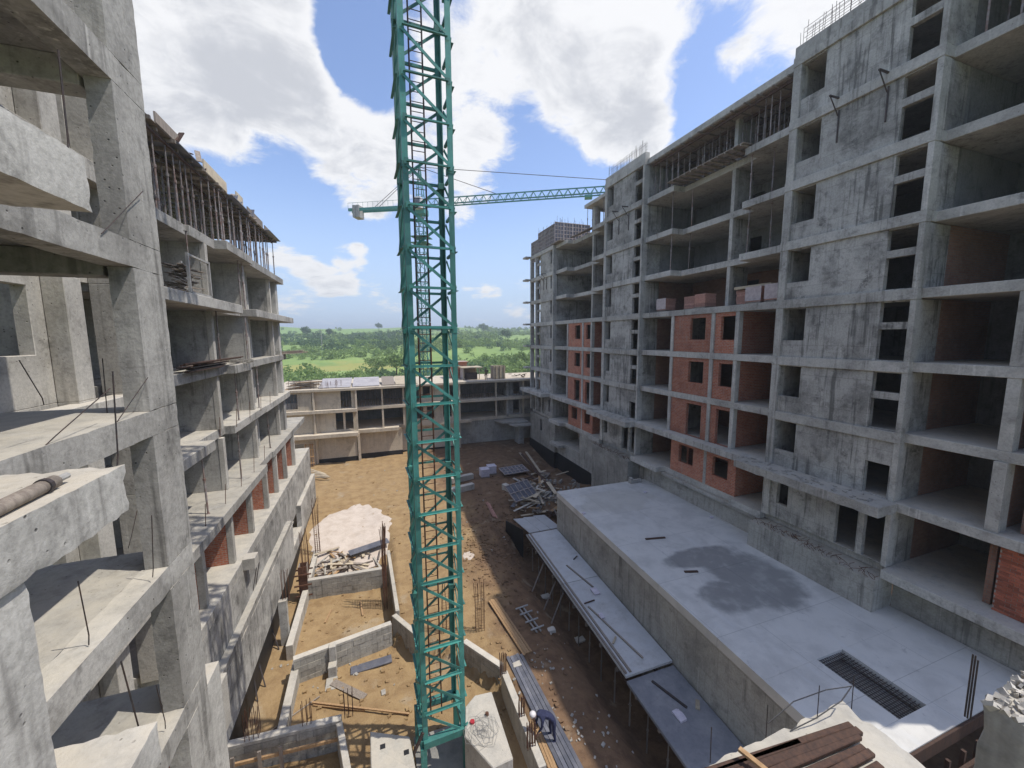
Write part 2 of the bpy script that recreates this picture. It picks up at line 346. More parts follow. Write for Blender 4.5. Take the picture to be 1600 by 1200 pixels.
# ---------------------------------------------------------------- shared small things
def copy_obj(o, parent=None):
    c = o.copy(); C.objects.link(c); c.parent = parent; ORG[c] = ORG.get(o)
    return c
_props = {}
def prop(x, y, z0, z1, label, group, lean=0.0, mat='prop_steel'):
    h = round((z1-z0)*10)/10; key = (h, mat)
    if key not in _props:
        m = MB(); m.box(-.07,.07,-.07,.07,0,.012); m.tube([(0,0,.012),(0,0,h*.58)], .036, 8); m.tube([(0,0,h*.56),(0,0,h*.60)], .055, 8)
        m.tube([(0,0,h*.58),(0,0,h-.012)], .027, 8); m.box(-.08,.08,-.06,.06,h-.012,h); m.bar((-.09,0,h*.55),(.09,0,h*.55),.018)
        me = bpy.data.meshes.new('shoring_prop'); me.from_pydata(m.v, [], m.f); me.materials.append(MATS[mat]); _props[key] = me
    o = bpy.data.objects.new('shoring_prop', _props[key]); C.objects.link(o); o.location = (x, y, z0+EZ); o.scale = (1, 1, (z1-z0)/h)
    o.rotation_euler = (random.uniform(-1,1)*.012+lean, random.uniform(-1,1)*.012, random.uniform(0,6.28))
    return tag(o, label, 'prop', group)
_panels = {}
def form_panel(p, rz, w, h, label, group, tilt=0.0, nr=5, nc=3, mat='form_frame', rx=0.0):
    key = (w, h, nr, nc, mat)
    if key not in _panels:
        f = MB()
        for i in range(nc+1): x = -w/2+.03+(w-.06)*i/nc; f.box(x-.03,x+.03,0,.09,0,h)
        r = MB()
        for j in range(nr+1):
            z = .03+(h-.06)*j/nr
            for i in range(nc): x0 = -w/2+.06+(w-.06)*i/nc; r.box(x0,x0+(w-.06)/nc-.06,.005,.085,z-.03,z+.03)
        s = MB().box(-w/2,w/2,.092,.112,0,h)
        _panels[key] = []
        for nm, mb, mt in (('frame_stud',f,mat),('rib',r,mat),('plywood_face',s,'ply_film')):
            me = bpy.data.meshes.new(nm); me.from_pydata(mb.v, [], mb.f); me.materials.append(MATS[mt]); _panels[key].append((nm, me))
    o = bpy.data.objects.new('wall_form', None); C.objects.link(o); o.empty_display_size = .2
    o.location = (p[0], p[1], p[2]+EZ); o.rotation_euler = (rx, tilt, rz); ORG[o] = Vector(p)
    for nm, me in _panels[key]:
        c = bpy.data.objects.new(nm, me); C.objects.link(c); c.parent = o
        if nm != 'plywood_face': c['kind'] = 'stuff'
    return tag(o, label, 'formwork', group)
def bars_stuff(pts, h, mat, parent, r=.012, name='starter_bars', var=.3):
    m = MB()
    for x, y, z in pts:
        hh = h*random.uniform(1-var, 1+var*.4); dx, dy = random.uniform(-.05,.05), random.uniform(-.05,.05)
        m.tube([(x,y,z),(x+dx*.4,y+dy*.4,z+hh*.5),(x+dx,y+dy,z+hh)], r, 4)
    return tag(m.build(name, mat, parent), kind='stuff')

def brick_wall(axis, a, th, u0, u1, z0, z1, parent, mat='brick_red', face=1):
    # mortar core with single bricks set proud of it on the visible side
    w = MB().wall(axis, a+.02, th-.04, u0, u1, z0, z1).build('brick_wall', 'conc_base', parent); org = ORG[parent]
    if 'single' not in MATS: simple('single', (.38, .12, .07), (.30, .09, .055), .9, 5, rnd=.35)
    me = bpy.data.meshes.new('brick'); m = MB()
    if axis == 'x': m.box(-.06, .06, -.122, .122, -.043, .043)
    else: m.box(-.122, .122, -.06, .06, -.043, .043)
    me.from_pydata(m.v, [], m.f); me.materials.append(MATS['single'])
    r = 0; z = z0+.05
    while z < z1-.04:
        u = u0+(.13 if r % 2 else .0)+.005
        while u < u1-.12:
            o = bpy.data.objects.new('brick', me); C.objects.link(o); o.parent = w; j = random.uniform(-.008, .008)
            uu = min(u+.125, u1-.125); o.location = ((a+.065+j, uu, z) if axis == 'x' else (uu, a+.065+j, z)); o.location -= org
            o.rotation_euler = (0, 0, random.uniform(-.02, .02)); u += .258
        z += .098; r += 1
    return w

# ---------------------------------------------------------------- right-hand block
XF = 20.69
RB = thing('apartment_building', (27, 27, -15.6), 'tall unfinished grey concrete block with red brick infill along the right side', 'building', None)
YA0, YA1, YB0, YB1, YC0, YC1, YE = 9.71, 15.58, 27.2, 32.83, 43.8, 51.2, 3.5
BAND = .45
def tower(Y0, Y1, canopy=True):
    for k in range(-4, 4):
        z0, z1 = zk(k), zk(k+1)-BAND
        bx('beam', 'conc_light', RB, 20.665, 21.02, Y0-.015, Y1+.015, z1+.003, zk(k+1))
        bx('column', 'conc_light', RB, XF, 21.2, Y1-.4, Y1, z0+.003, z1)
        bx('column', 'conc_light', RB, XF, 21.2, Y0, Y0+.2, z0+.003, z1)
        L = (Y0+4.36, Y0+5.46, z0+.87, z0+2.5)
        if k == -4: H = [(Y0+4.5, Y0+5.1, z0+.85, z0+2.1), (Y0+1.25, Y0+2.15, z0+.05, z0+2.35), (Y0+.25, Y0+1.0, z0+.05, z0+2.35)]
        elif k == -3: H = [L, (Y0+.3, Y0+1.2, z0+.04, z0+1.5)]
        else: H = [L, (Y0+.22, Y0+1.22, z0+1.66, z0+2.5), (Y0+.22, Y0+1.22, z0+.04, z0+1.36)]
        MB().wall('x', 20.79, .24, Y0+.2, Y1-.4, z0+.003, z1, H).build('wall_panel', 'conc_wall', RB, .012)
        # side walls running into the block
        MB().wall('y', Y0+.03, .22, 21.2, 22.5, z0+.003, z1).build('side_wall', 'conc_wall', RB)
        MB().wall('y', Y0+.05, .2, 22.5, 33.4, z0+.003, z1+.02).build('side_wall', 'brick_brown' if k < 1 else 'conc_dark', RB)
        MB().wall('y', Y1-.25, .22, 21.2, 33.4, z0+.003, z1).build('side_wall', 'conc_wall', RB)
    # roof edge of the tower
    zr = zk(4)
    bx('parapet', 'conc_light', RB, 20.72, 21.15, Y0, Y1, zr+.003, zr+.5)
    bars_stuff([(20.95+random.uniform(-.14,.14), y, zr+.45) for y in np.arange(Y0+.15, Y1-.1, .16)], 1.0, 'steel_dark', RB)
    m = MB()
    for h in (.35, .6, .8): m.tube([(20.85, Y0+.2, zr+.45+h), (20.85, Y1-.3, zr+.45+h)], .012, 4); m.tube([(21.05, Y0+.2, zr+.45+h), (21.05, Y1-.3, zr+.45+h)], .012, 4)
    tag(m.build('tie_bars', 'steel_dark', RB), kind='stuff')
tower(YA0, YA1); tower(YB0, YB1)
# tower C stands at the far end, one storey lower
for k in range(-4, 3):
    z0, z1 = zk(k), zk(k+1)-BAND
    bx('beam', 'conc_light', RB, 20.665, 21.02, YC0-.015, 51.2, z1+.003, zk(k+1))
    bx('column', 'conc_light', RB, XF, 21.2, YC0, YC0+.25, z0+.003, z1)
    bx('column', 'conc_light', RB, XF, 21.2, 49.1, 49.4, z0+.003, z1)
    bx('column', 'conc_light', RB, XF, 21.2, 50.9, 51.2, z0+.003, z1)
    H = [(44.35, 44.8, z0+1.0, z0+2.5), (47.9, 48.95, z0+1.7, z0+2.5), (47.9, 48.95, z0+.05, z0+1.4)]
    if k == -4: H = [(44.7, 45.4, z0+.6, z0+2.1), (46.6, 47.3, z0+.05, z0+2.3), (47.7, 48.5, z0+.05, z0+2.3)]
    MB().wall('x', 20.79, .24, YC0+.25, 49.1, z0+.003, z1, H).build('wall_panel', 'conc_wall', RB, .012)
    MB().wall('y', YC0+.03, .22, 21.2, 33.4, z0+.003, z1).build('side_wall', 'conc_wall', RB)
    if k % 2: MB().wall('x', 21.4, .2, 49.4, 50.9, z0+.003, z1, [(49.5, 50.2, z0+.9, z0+2.3)]).build('brick_wall', 'brick_brown', RB)
    bx('balcony_slab', 'conc_light', RB, 19.9, 20.66, 50.9, 52.0, zk(k+1)-.25, zk(k+1)-.03)
# floor plates, front edge stepping in and out with the balconies
def bay_edges(Ya, Yb, k):
    s = (Yb-Ya)/(YB0-YA1); f = lambda y: Ya+(y-YA1)*s
    if k >= 1: return [(f(15.58), f(18.4), 21.0), (f(18.4), f(24.2), 22.0), (f(24.2), f(27.2), 21.0)]
    if k >= -2: return [(f(15.58), f(27.2), 20.95)]
    if k == -3: return [(f(15.58), f(27.2), 20.3)]
    return [(f(15.58), f(17.7), 20.6), (f(17.7), f(24.0), 21.0), (f(24.0), f(27.2), 20.2)]
for k in range(-4, 5):
    segs = [(YE, YA0, {4: 21.3, -3: 20.75, -4: 20.35}.get(k, 21.35 if k > 0 else 20.95))]
    segs += [(YA0, YA1, 21.06)] + (bay_edges(YA1, YB0, k) if k < 4 else [(YA1, YB0, 21.0)]) + [(YB0, YB1, 21.06)]
    if k < 4: segs += bay_edges(YB1, YC0, k) + [(YC0, YC1, 21.06)]
    poly = []
    for a, b_, x in segs: poly += [(x, a), (x, b_)]
    poly += [(34, segs[-1][1]), (34, YE)]
    # drop repeated points
    pl = [p for i, p in enumerate(poly) if p != poly[i-1]]
    MB().prism(pl, zk(k)-.4, zk(k)-.002).build('floor_slab', 'conc_light', RB, .015)
# entrance canopies
for y0, y1 in ((YA0-.2, YA1+.9), (YB0-.3, YB1+.4), (YC0+.6, YC1+.6)):
    MB().rough(19.35, 20.66, y0, y1, zk(-3)-.42, zk(-3)+.02, .3, .01, .05).build('canopy_slab', 'conc_light', RB)
    m = MB()
    for i in range(46):
        x, y = random.uniform(19.5, 20.5), random.uniform(y0+.2, y1-.2); a = random.uniform(0, 3.14); l = random.uniform(.06, .35)
        m.bar((x, y, zk(-3)+.045), (x+l*math.cos(a), y+l*math.sin(a), zk(-3)+.045), random.uniform(.03, .12), .03)
    tag(m.build('canopy_debris', 'rubble', RB), kind='stuff')
def bay(Ya, Yb, kroof, base=True):
    s = (Yb-Ya)/(YB0-YA1); f = lambda y: Ya+(y-YA1)*s
    for k in range(-4, kroof):
        z0, z1 = zk(k)+.003, zk(k+1)-.403
        if k >= 0:
            bx('column', 'conc_light', RB, 22.02, 22.3, f(19.88), f(20.14), z0, z1)
            bx('cross_wall', 'conc_wall', RB, 22.3, 23.6, f(19.9), f(20.12), z0, z1)
            bx('column', 'conc_wall', RB, 23.0, 23.4, f(16.9), f(17.2), z0, z1)
        elif k >= -3:
            for y in (18.07, 19.9, 23.6): bx('column', 'conc_light', RB, 20.97, 21.32, f(y), f(y+.26), z0, z1)
            d = .03 if k == -3 else .87
            MB().wall('x', 21.06, .22, f(18.33), f(19.9), z0, z1, [(f(18.33), f(19.45), z0+d, z0+2.35)]).build('brick_wall', 'brick_red', RB)
            MB().wall('x', 21.06, .22, f(20.16), f(23.6), z0, z1, [(f(20.7), f(22.05), z0+d, z0+2.35)]).build('brick_wall', 'brick_red', RB)
            MB().wall('y', f(18.33), .2, 21.32, 25.9, z0, z1).build('brick_wall', 'brick_red', RB)
            bx('cross_wall', 'conc_wall', RB, 21.5, 25.9, f(23.62), f(23.84), z0, z1)
        else:
            MB().wall('x', 21.06, .22, f(17.7), f(20.0), z0, z1, [(f(18.3), f(19.5), z0+.85, z0+2.15)]).build('brick_wall', 'brick_red', RB)
            MB().wall('x', 21.06, .22, f(20.25), f(23.4), z0, z1, [(f(21.2), f(22.6), z0+.85, z0+2.15)]).build('brick_wall', 'brick_red', RB)
            bx('column', 'conc_light', RB, 21.04, 21.3, f(20.0), f(20.25), z0, z1)
            MB().wall('y', f(17.7), .2, 21.28, 25.9, z0, z1).build('brick_wall', 'brick_red', RB)
            MB().wall('y', f(23.4), .2, 21.28, 25.9, z0, z1, [(22.1, 22.8, z0, z0+2.1)]).build('brick_wall', 'brick_red', RB)
        if k < kroof-1 or k < 3:
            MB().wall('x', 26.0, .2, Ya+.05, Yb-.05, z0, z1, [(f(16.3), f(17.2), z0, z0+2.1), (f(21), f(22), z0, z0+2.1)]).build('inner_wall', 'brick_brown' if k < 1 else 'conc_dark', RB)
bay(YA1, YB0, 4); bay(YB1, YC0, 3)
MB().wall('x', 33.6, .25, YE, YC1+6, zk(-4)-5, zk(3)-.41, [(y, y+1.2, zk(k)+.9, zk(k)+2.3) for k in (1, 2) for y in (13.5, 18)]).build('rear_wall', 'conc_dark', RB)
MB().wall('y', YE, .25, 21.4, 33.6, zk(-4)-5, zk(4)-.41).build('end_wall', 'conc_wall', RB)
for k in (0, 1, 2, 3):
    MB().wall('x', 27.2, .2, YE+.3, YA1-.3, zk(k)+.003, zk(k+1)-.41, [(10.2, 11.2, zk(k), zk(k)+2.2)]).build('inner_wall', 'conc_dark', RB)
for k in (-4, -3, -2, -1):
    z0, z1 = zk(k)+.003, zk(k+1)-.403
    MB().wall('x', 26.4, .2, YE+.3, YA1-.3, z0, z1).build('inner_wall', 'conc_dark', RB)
    if k > -4: bx('column', 'conc_light', RB, 20.97 if k > -3 else 20.85, 21.42, 6.78, 7.12, z0, z1)
    MB().wall('y', 6.9, .2, 21.45, 23.6, z0, z1).build('brick_wall', 'brick_brown', RB)
    if k == -4: brick_wall('x', 21.15, .2, 4.0, 6.75, z0, z1, RB)
    else: MB().wall('x', 21.6, .22, 4.6, 6.5, z0, z1, [(5.0, 6.0, z0+.9, z1-.3)]).build('brick_wall', 'brick_brown', RB)
# base storey and plinths
for y0, y1, x in ((YA0-.05, YA1+.1, 19.9), (YB0-.1, YB1+.1, 19.9)):
    MB().rough(x, 21.3, y0, y1, -16.6, zk(-4)-.42, .4, .01, .05).build('plinth', 'conc_base', RB)
    m = MB()
    for i in range(70):
        y = random.uniform(y0+.05, y1-.05); xx = random.uniform(x+.02, x+.5); a = random.uniform(-.6, .6)
        m.tube([(xx, y, zk(-4)-.42), (xx-.1, y+a*.2, zk(-4)-.28), (xx+random.uniform(-.2,.35), y+a*.6, zk(-4)-.24)], .011, 4)
    tag(m.build('bent_rebars', 'steel_rust', RB), kind='stuff')
MB().wall('x', 21.25, .3, YE, YA0-.06, -13.2, zk(-4)-.41).build('base_wall', 'conc_base', RB)
MB().wall('x', 21.1, .3, YA1+.1, YB0-.1, -13.2, zk(-4)-.41).build('base_wall', 'conc_base', RB)
bx('ledge', 'conc_light', RB, 20.75, 21.1, YA1+.1, 24.0, zk(-4)-.62, zk(-4)-.41)
zb = -14.4
f = lambda y: YB1+(y-YA1)*(YC0-YB1)/(YB0-YA1)
MB().wall('x', 21.1, .3, YB1+.1, YC0-.05, zb, zk(-4)-.41, [(f(20.6), f(26.6), -12.9, zk(-4)-.6)]).build('base_wall', 'conc_base', RB)
bx('balcony_slab', 'conc_light', RB, 20.2, 23, f(24.2), f(26.9), -13.25, -12.93)
bx('inner_floor', 'conc_light', RB, 21.42, 26, f(19), YC0-.1, -13.3, -12.95)
MB().wall('x', 20.72, .4, YC0-.7, YC1, zb, zk(-4)-.46, [(47, 47.8, -12.6, -11)]).build('base_wall', 'conc_base', RB)
MB().wall('y', YC0-.7, .3, 21.12, 24, zb, zk(-4)-.46).build('base_wall', 'conc_base', RB)
MB().wall('x', 21.05, .3, YB1+.1, YC0-.7, -18.5, zb).build('waterproofing', 'bitumen', RB)
MB().wall('x', 20.66, .4, YC0-.75, YC1+.1, -18.5, zb).build('waterproofing', 'bitumen', RB)
MB().wall('y', YC0-.76, .3, 21.07, 22, -18.5, zb).build('waterproofing', 'bitumen', RB)
# steel brackets left on the towers
for y, k in ((13.3, 3), (11.45, 3), (30.6, 3), (29.2, 3), (45.9, 2), (46.8, 2)):
    z = zk(k)-.05
    m = MB(); m.bar((20.66, y, z), (20.05, y, z), .07, .06); m.bar((20.1, y, z-.04), (20.7, y, z-.75), .035, .035); m.box(20.74, 20.787, y-.025, y+.025, z-1.9, z-.5)
    m.build('bracket', 'steel_dark', RB)
# props and formwork under the top slab
for yy in np.arange(16.1, 27.0, .6):
    for xx in (21.5, 22.6, 23.7):
        if xx < 22 and 18.2 < yy < 24.4: xx = 22.2
        prop(xx+random.uniform(-.1,.1), yy+random.uniform(-.15,.15), zk(3), zk(4)-.42, 'thin steel shoring prop under the top slab of the right-hand block, between its two towers', 'shoring props under the top slab of the right-hand block')
for yy in np.arange(5.0, 9.4, .8):
    for xx in (21.7, 22.9):
        prop(xx, yy+random.uniform(-.15,.15), zk(3), zk(4)-.42, 'thin steel shoring prop under the top slab at the near end of the right-hand block', 'shoring props at the near end of the right-hand block')
for x in (21.35, 22.5, 23.7, 24.9): MB().bar((x, YA1+.15, zk(4)-.55), (x, YB0-.15, zk(4)-.55), .1, .17).build('formwork_bearer', 'wood_dark', RB)
for y in np.arange(YA1+.4, YB0, .85): MB().bar((20.95+random.uniform(-.25,.1), y, zk(4)-.5), (25.5, y, zk(4)-.5), .08, .07).build('formwork_joist', 'wood_old', RB)
bx('slab_formwork', 'wood_old', RB, 21.05, 26, YA1+.1, YB0-.1, zk(4)-.46, zk(4)-.405)
for k, pts in ((2, ((21.25, 18.1), (21.7, 17.1), (21.25, 24.5), (22.2, 23.6))), (1, ((21.25, 18.1), (21.7, 17.0), (21.25, 24.5), (22.2, 23.7)))):
    for x, y in pts: prop(x, y, zk(k), zk(k+1)-.41, 'thin steel prop standing at a balcony edge between the towers of the right-hand block', 'props at balcony edges of the right-hand block')
t = thing('scaffold_platform', (21.3, 21.3, zk(3)), 'projecting timber scaffold platform under the top props of the right-hand block', 'platform')
for i, y in enumerate(np.arange(18.3, 24.3, .55)): MB().bar((20.5, y, zk(3)+.08), (22.4, y, zk(3)+.05), .09, .1).build('joist', 'wood_old', t)
for i, x in enumerate((20.62, 20.9, 21.2, 21.5, 21.8)):
    for j in range(2): MB().bar((x, 18.1+3.15*j, zk(3)+.155), (x+.02, 21.2+3.2*j, zk(3)+.15), .24, .045).build('plank', 'wood_old', t)
# penthouse over the lower middle bay
zr = zk(3)
for x, y in ((22.2, 33.5), (22.2, 37.0), (25.5, 33.5), (25.5, 37.0)): bx('penthouse_column', 'conc_light', RB, x, x+.45, y, y+.5, zr+.003, zr+2.55)
bx('penthouse_slab', 'conc_light', RB, 21.6, 27, 33.0, 38.2, zr+2.56, zr+2.9)
MB().wall('y', 37.6, .2, 22.65, 25.5, zr+.003, zr+2.55, [(23.2, 24.2, zr+.8, zr+2.3)]).build('penthouse_wall', 'conc_wall', RB)
for x, y in ((21.9, 38.0), (22.5, 38.0), (23.3, 38.05), (21.9, 36.2), (21.9, 34.9)): prop(x, y, zr, zr+2.55, 'thin steel prop under the small roof hut of the right-hand block', 'props at the roof hut')
for i in range(3): MB().bar((21.4+.3*i, 34.6, zr+.1+.07*i), (21.5+.2*i, 41.0, zr+.22+.07*i), .26, .05).build('roof_plank', 'wood_old', RB)
# wall forms standing on the far tower
for i in range(4):
    form_panel((21.5+1.2*i, YC0+.1, zr+.02), 0, 1.2, 2.7, 'grid-ribbed wall form on the far tower roof, short side towards the camera', 'wall forms on the far tower roof, camera side', nr=6, nc=3)
for i in range(6):
    form_panel((20.8, YC0+.75+1.2*i, zr-.2 if i < 4 else zr-.9), -math.pi/2, 1.2, 2.7, 'grid-ribbed wall form on the far tower roof, long side facing the yard', 'wall forms on the far tower roof, yard side', nr=6, nc=3)
bars_stuff([(random.uniform(21.0, 26), random.uniform(YC0+.4, YC1-.3), zr+2.2) for i in range(70)], 1.3, 'steel_dark', RB, .014)
bx('roof_formwork', 'wood_old', RB, 20.4, 26, YC0-2.2, YC0+.05, zr+.01, zr+.12)
# pallets of bricks on the open floor
def pallet(x, y, z, label, wrap=False):
    t = thing('brick_pallet', (x, y, z), label, 'bricks', 'pallets of bricks on the open floor')
    m = MB()
    for dx in (-.45, 0, .45): m.box(x+dx-.05, x+dx+.05, y-.5, y+.5, z, z+.1)
    for dy in np.linspace(-.45, .45, 6): m.box(x-.5, x+.5, y+dy-.05, y+dy+.05, z+.1, z+.125)
    m.build('pallet_base', 'wood_old', t)
    for i in range(7):
        j = random.uniform(-.02, .02); bx('brick_layer', 'pallet_brick', t, x-.48+j, x+.48+j, y-.48-j, y+.48-j, z+.128+i*.125, z+.25+i*.125, bevel=.008)
    if wrap: MB().wall('x', x-.52, .015, y-.52, y+.52, z+.2, z+1.02).build('plastic_wrap', 'film_wrap', t)
zf = zk(0)
for x, y, lab, w in ((21.7, 25.3, 'leftmost pallet of red bricks on the open floor, beside the middle tower', 1), (22.4, 23.2, 'pallet of red bricks second from the left on the open floor', 0), (21.8, 21.6, 'pallet of dark red bricks just left of the middle column on the open floor', 0),
                     (22.6, 18.9, 'pallet of bricks just right of the middle column under a timber board', 0), (21.9, 17.6, 'plastic-wrapped pallet of bricks in the middle of the right-hand open bay', 1), (21.7, 16.2, 'pallet of pinkish bricks hard against the near tower', 1)):
    pallet(x, y, zf, lab, w)
tag(bx('timber_board', 'ply_pale', None, 21.9, 22.4, 16.9, 19.4, zf+1.03, zf+1.2), 'pale timber board lying on the wrapped brick pallets', 'board')
# ---------------------------------------------------------------- left-hand block
LB = thing('apartment_building', (-10, 24, -16.6), 'unfinished concrete block on the left with a shored top storey and open rooms', 'building')
zl = lambda k: 1.7+3*k
# floor plates: front edges read from the photograph level by level (y0, y1, x)
LE = {1: [(14, 20.4, -7.2), (20.4, 23.0, -7.05), (23.0, 27.2, -6.5), (27.2, 36.5, -6.7)],
      0: [(14, 24.0, -6.35), (24.0, 27.0, -7.3), (27.0, 38.2, -6.45)],
      -1: [(14, 22.6, -6.9), (22.6, 25.2, -6.5), (25.2, 36.8, -6.95)],
      -2: [(14, 19.6, -6.6), (19.6, 22.6, -7.2), (22.6, 28.5, -6.75), (28.5, 36.0, -6.7)],
      -3: [(14, 25.6, -6.2), (25.6, 28.4, -6.6), (28.4, 40.4, -6.48)],
      -4: [(14, 40.4, -6.25)]}
for k, segs in LE.items():
    poly = []
    for a, b_, x in segs: poly += [(x, a), (x, b_)]
    poly += [(-15.5, segs[-1][1]), (-15.5, 14)]
    pl = [p for i, p in enumerate(poly) if p != poly[i-1]]
    MB().prism(pl, zl(k)-.42, zl(k)).build('floor_slab', 'conc_warm', LB, .015)
FINS = [16.8, 21.8, 27.2, 33.3]
for k in range(-3, 1):
    z0, z1 = zl(k)+.003, zl(k+1)-.423
    for i, y in enumerate(FINS):
        bx('cross_wall', 'conc_warm' if i % 2 else 'conc_light', LB, -11.4, -7.25, y, y+.24, z0, z1)
        bx('wall_end', 'conc_pale', LB, -7.25, -7.03, y-.02, y+.26, z0, z1)
    bx('column', 'conc_light', LB, -7.6, -7.0, 35.0, 35.6, z0, z1)
    bx('column', 'conc_light', LB, -8.2, -7.7, 30.2, 30.5, z0, z1)
    H = [(23.5, 25.4, z0, z0+2.2), (28.4, 32.6, z0+.0, z1)] if k > -3 else [(23.5, 24.4, z0, z0+2.1)]
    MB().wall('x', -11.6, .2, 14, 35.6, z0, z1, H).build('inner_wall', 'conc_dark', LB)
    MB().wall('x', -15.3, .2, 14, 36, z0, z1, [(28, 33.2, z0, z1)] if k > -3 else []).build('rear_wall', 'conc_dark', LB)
# storey with brick partitions above the base
z0, z1 = zl(-4)+.003, zl(-3)-.423
for y in (17.0, 20.2, 23.2, 26.4, 29.0, 31.8, 35.0):
    bx('wall_end', 'conc_pale', LB, -6.75, -6.5, y, y+.24, z0, z1)
    bx('brick_wall', 'brick_red', LB, -10.2, -6.75, y+.01, y+.22, z0, z1)
MB().wall('x', -10.4, .2, 14, 40, z0, z1).build('inner_wall', 'conc_dark', LB)
bx('ledge_block', 'conc_pale', LB, -6.25, -5.75, 20.3, 20.9, zl(-4)-.5, zl(-4)+.05)
# base wall in two steps with a stair opening and a tarred foot
MB().wall('x', -6.6, .35, 14, 40.4, -13.4, zl(-4)-.423).build('base_wall', 'conc_wall', LB)
MB().rough(-6.75, -5.95, 12.0, 29.5, -12.9, -12.55, .5, .012, .04).build('ledge', 'conc_warm', LB)
MB().wall('x', -6.28, .33, 12.0, 40.4, -16.2, -12.9, [(29.6, 32.8, -14.6, -12.9)]).build('base_wall', 'conc_wall', LB)
bx('stair_floor', 'conc_warm', LB, -8.5, -6.29, 29.6, 32.8, -14.9, -14.6)
for i in range(7): bx('stair_tread', 'conc_light', LB, -7.6, -6.3, 29.7+.42*i, 30.1+.42*i, -14.55+.2*i, -14.42+.2*i)
MB().wall('x', -6.24, .3, 12.0, 40.5, -18, -15.35).build('waterproofing', 'bitumen', LB)
for y in (21.4, 21.9): MB().tube([(-6.25, y, -12.5), (-6.0, y-.1, -11.3), (-6.1, y-.1, zl(-4)-.45)], .02, 5).build('bent_rebar', 'steel_dark', LB)
# top storey: props, deck and loose edge forms
for yy in np.arange(17.6, 36.2, .66):
    for xx in (-7.3, -8.1, -9.0):
        prop(xx+random.uniform(-.12,.12), yy+random.uniform(-.2,.2), zl(1), zl(2)-.12, 'thin grey-brown steel prop carrying the roof deck of the left-hand block', 'props under the roof deck of the left-hand block', mat='prop_steel')
RD = thing('roof_deck_formwork', (-9, 26, zl(2)-.12), 'timber roof deck formwork on steel props over the left-hand block', 'formwork')
for yy in np.arange(17.0, 36.9, .9): MB().bar((-7.1+random.uniform(-.15,.15), yy, zl(2)-.05), (-13, yy, zl(2)-.05), .1, .13).build('joist', 'wood_old', RD)
for i, (y0, y1, x1) in enumerate(((16.2, 20.0, -7.1), (20.0, 22.6, -6.98), (22.6, 26.0, -7.1), (26.0, 29.5, -6.9), (29.5, 33.4, -7.05), (33.4, 36.9, -6.75))):
    MB().box(-13.5, x1, y0+.01, y1-.01, zl(2)+.02, zl(2)+.06).build('deck_sheet', 'ply_film' if i % 2 else 'wood_old', RD)
for y0, y1, h in ((18.5, 20.3, .38), (22.8, 25.8, .5), (27.4, 28.6, .62), (29.5, 33.0, .42), (33.6, 36.6, .35)):
    MB().bar((-7.1, y0, zl(2)+.06+h/2), (-7.1, y1, zl(2)+.06+h/2), .06, h).build('edge_board', 'wood_old' if h < .5 else 'ply_pale', RD)
for x in (-7.3, -8.1, -9.0): MB().bar((x, 16.6, zl(2)-.17), (x, 36.6, zl(2)-.17), .09, .1).build('bearer', 'wood_dark', RD)
for i in range(12):
    y = random.uniform(17, 36); MB().bar((-7.05+random.uniform(-.1,.12), y, zl(2)+.08), (-7.1+random.uniform(-.1,.1), y+random.uniform(.2,.7), zl(2)+.2+random.uniform(0,.5)), .2, .04).build('loose_board', random.choice(['wood_old','wood_dark','ply_film']), RD)
for i in range(26):
    y = random.uniform(17, 36); MB().bar((-8+random.uniform(-1,.7), y, zl(2)+.12), (-8+random.uniform(-1,.7), y+random.uniform(.4,1.6), zl(2)+.14+random.uniform(0,.12)), .14, .05).build('loose_board', 'wood_old', RD)
for k, ys in ((0, (19.6, 25.9, 26.6)), (-1, (22.0, 26.3)), (-2, (24.0, 27.9)), (-3, (19.0, 23.4, 29.5))):
    for y in ys: prop(-6.9 if k != -2 else -6.95, y, zl(k), zl(k+1)-.42, 'lone steel prop near a slab edge of the left-hand block', 'lone props at slab edges of the left-hand block')
# crate of boards hung out on the upper floor
t = thing('timber_crate', (-6.7, 19.0, zl(0)), 'open steel stillage full of broken boards on an upper floor of the left-hand block', 'crate')
for y in (18.2, 20.2):
    MB().bar((-6.45, y, zl(0)), (-6.45, y, zl(0)+1.5), .09).build('post', 'crane_grey', t); MB().bar((-7.4, y, zl(0)), (-7.4, y, zl(0)+1.5), .09).build('post', 'crane_grey', t)
MB().bar((-6.45, 18.2, zl(0)+.05), (-6.45, 20.2, zl(0)+.05), .09).build('rail', 'crane_grey', t); MB().bar((-6.45, 18.2, zl(0)+1.45), (-6.45, 20.2, zl(0)+1.45), .07).build('rail', 'crane_grey', t)
for i in range(26):
    z = zl(0)+.14+.038*i; MB().bar((-6.55-random.random()*.7, 18.0+random.random()*.5, z), (-6.55-random.random()*.7, 19.7+random.random()*.5, z+random.uniform(-.05,.07)), random.uniform(.08,.2), .035).build('board', 'wood_old', t)
